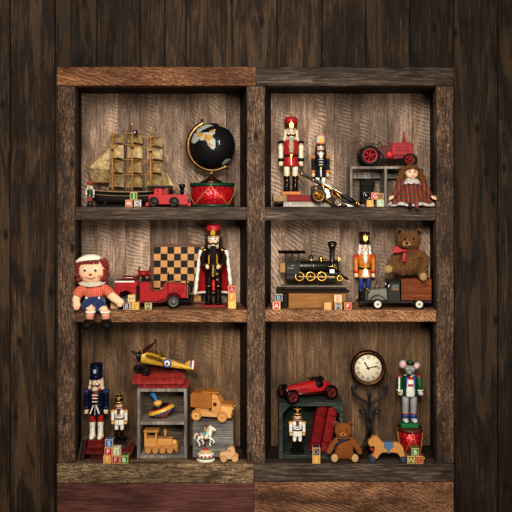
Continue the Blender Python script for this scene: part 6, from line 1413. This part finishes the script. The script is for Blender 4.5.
mb = MB(); mb.ball((-9.9, -6.6, 34.4), (.9, .9, 1.2), 8); mb.box((-9.9, -6.6, 36.8), (3.4, 1.4, .9), .3); mb.m(1).prism([(-10.8, 37), (-10.6, 50.5), (-9.9, 52.4), (-9.2, 50.5), (-9, 37)], -6.9, -6.3, .15); bmesh.ops.translate(mb.bm, vec=(-1.4, -1.2, 0), verts=mb.bm.verts); obj('sword', mb, [GOLD, paint('dedbd4', .3)], mo)
s1 = block(410.2, 2.5, F3, '6b6a34', 'W', 'olive alphabet block at the foot of the small red drum', 7.6, ink='e0c98e', frame='c9b06a')
s2 = block(418.6, 2.5, F3, 'a8442a', 'C', 'rusty red alphabet block beside the olive one below the drum', 7.6, ink='c98a52')
block(414.4, 2.7, top(s1, 7.75), '2e7f3c', 'B', 'green alphabet block with a white B stacked before the small drum', 7.6, ink='f0ece2')
for k, (px, py) in enumerate(((424.0, 446.5), (424.0, 458))):
    j = T('jingle_bell', 'gold jingle bell hanging beside the small drum' if k == 0 else 'gold jingle bell lying on the shelf beside the rusty red block', 'bell', px, 8 if k else 11, F3 if k else F3 + 12)
    mb = MB(); mb.ball((0, 0, 1.8), 1.8, 14); obj('shell', mb, GOLD, j); mb = MB(); mb.torus((0, 0, 3.9), .6, .18, 'y', 14, 6); obj('loop', mb, GOLD, j)
    if k == 0: bpy.data.objects.remove(j.children[0]); bpy.data.objects.remove(j.children[0]); bpy.data.objects.remove(j)
# ---------------------------------------------------------------- light and camera
def area(name, loc, target, size, energy, col, sy=None):
    L = bpy.data.lights.new(name, 'AREA'); L.energy = energy; L.color = col; L.size = size
    if sy: L.shape = 'RECTANGLE'; L.size_y = sy
    o = bpy.data.objects.new(name, L); C.objects.link(o); o.location = loc
    o.rotation_euler = (Vector(target) - Vector(loc)).to_track_quat('-Z', 'Y').to_euler(); return o
area('softbox', (-0.7, -4.6, 4.0), (0, 0, 1.3), 1.6, 200, (1, .95, .87))
area('fill_light', (1.6, -3.2, 1.2), (0.1, 0, .8), 1.6, 44, (1, .93, .84))
L = bpy.data.lights.new('vignette_spot', 'SPOT'); L.energy = 420; L.spot_size = math.radians(45); L.spot_blend = 1.0; L.shadow_soft_size = .35; L.color = (1, .94, .86)  # added spot: brightens the cabinet centre and leaves the edges dark
o = bpy.data.objects.new('vignette_spot', L); C.objects.link(o); o.location = (0.1, -3.4, 2.6)
o.rotation_euler = (Vector((0, 0, 1.35)) - o.location).to_track_quat('-Z', 'Y').to_euler()
w = bpy.data.worlds.new('world'); bpy.context.scene.world = w; w.use_nodes = True
w.node_tree.nodes['Background'].inputs[0].default_value = (1, .93, .85, 1); w.node_tree.nodes['Background'].inputs[1].default_value = .08
cam = bpy.data.cameras.new('camera'); co = bpy.data.objects.new('camera', cam); C.objects.link(co)
co.location = (0, -D * S, H * S); co.rotation_euler = (PI / 2, 0, 0)
cam.sensor_width = 36; cam.lens = 36 * D / 512; cam.shift_y = -(256 - 200) / 512; cam.clip_start = .05
sc = bpy.context.scene; sc.camera = co
sc.view_settings.view_transform = 'Standard'; sc.view_settings.look = 'Medium High Contrast'
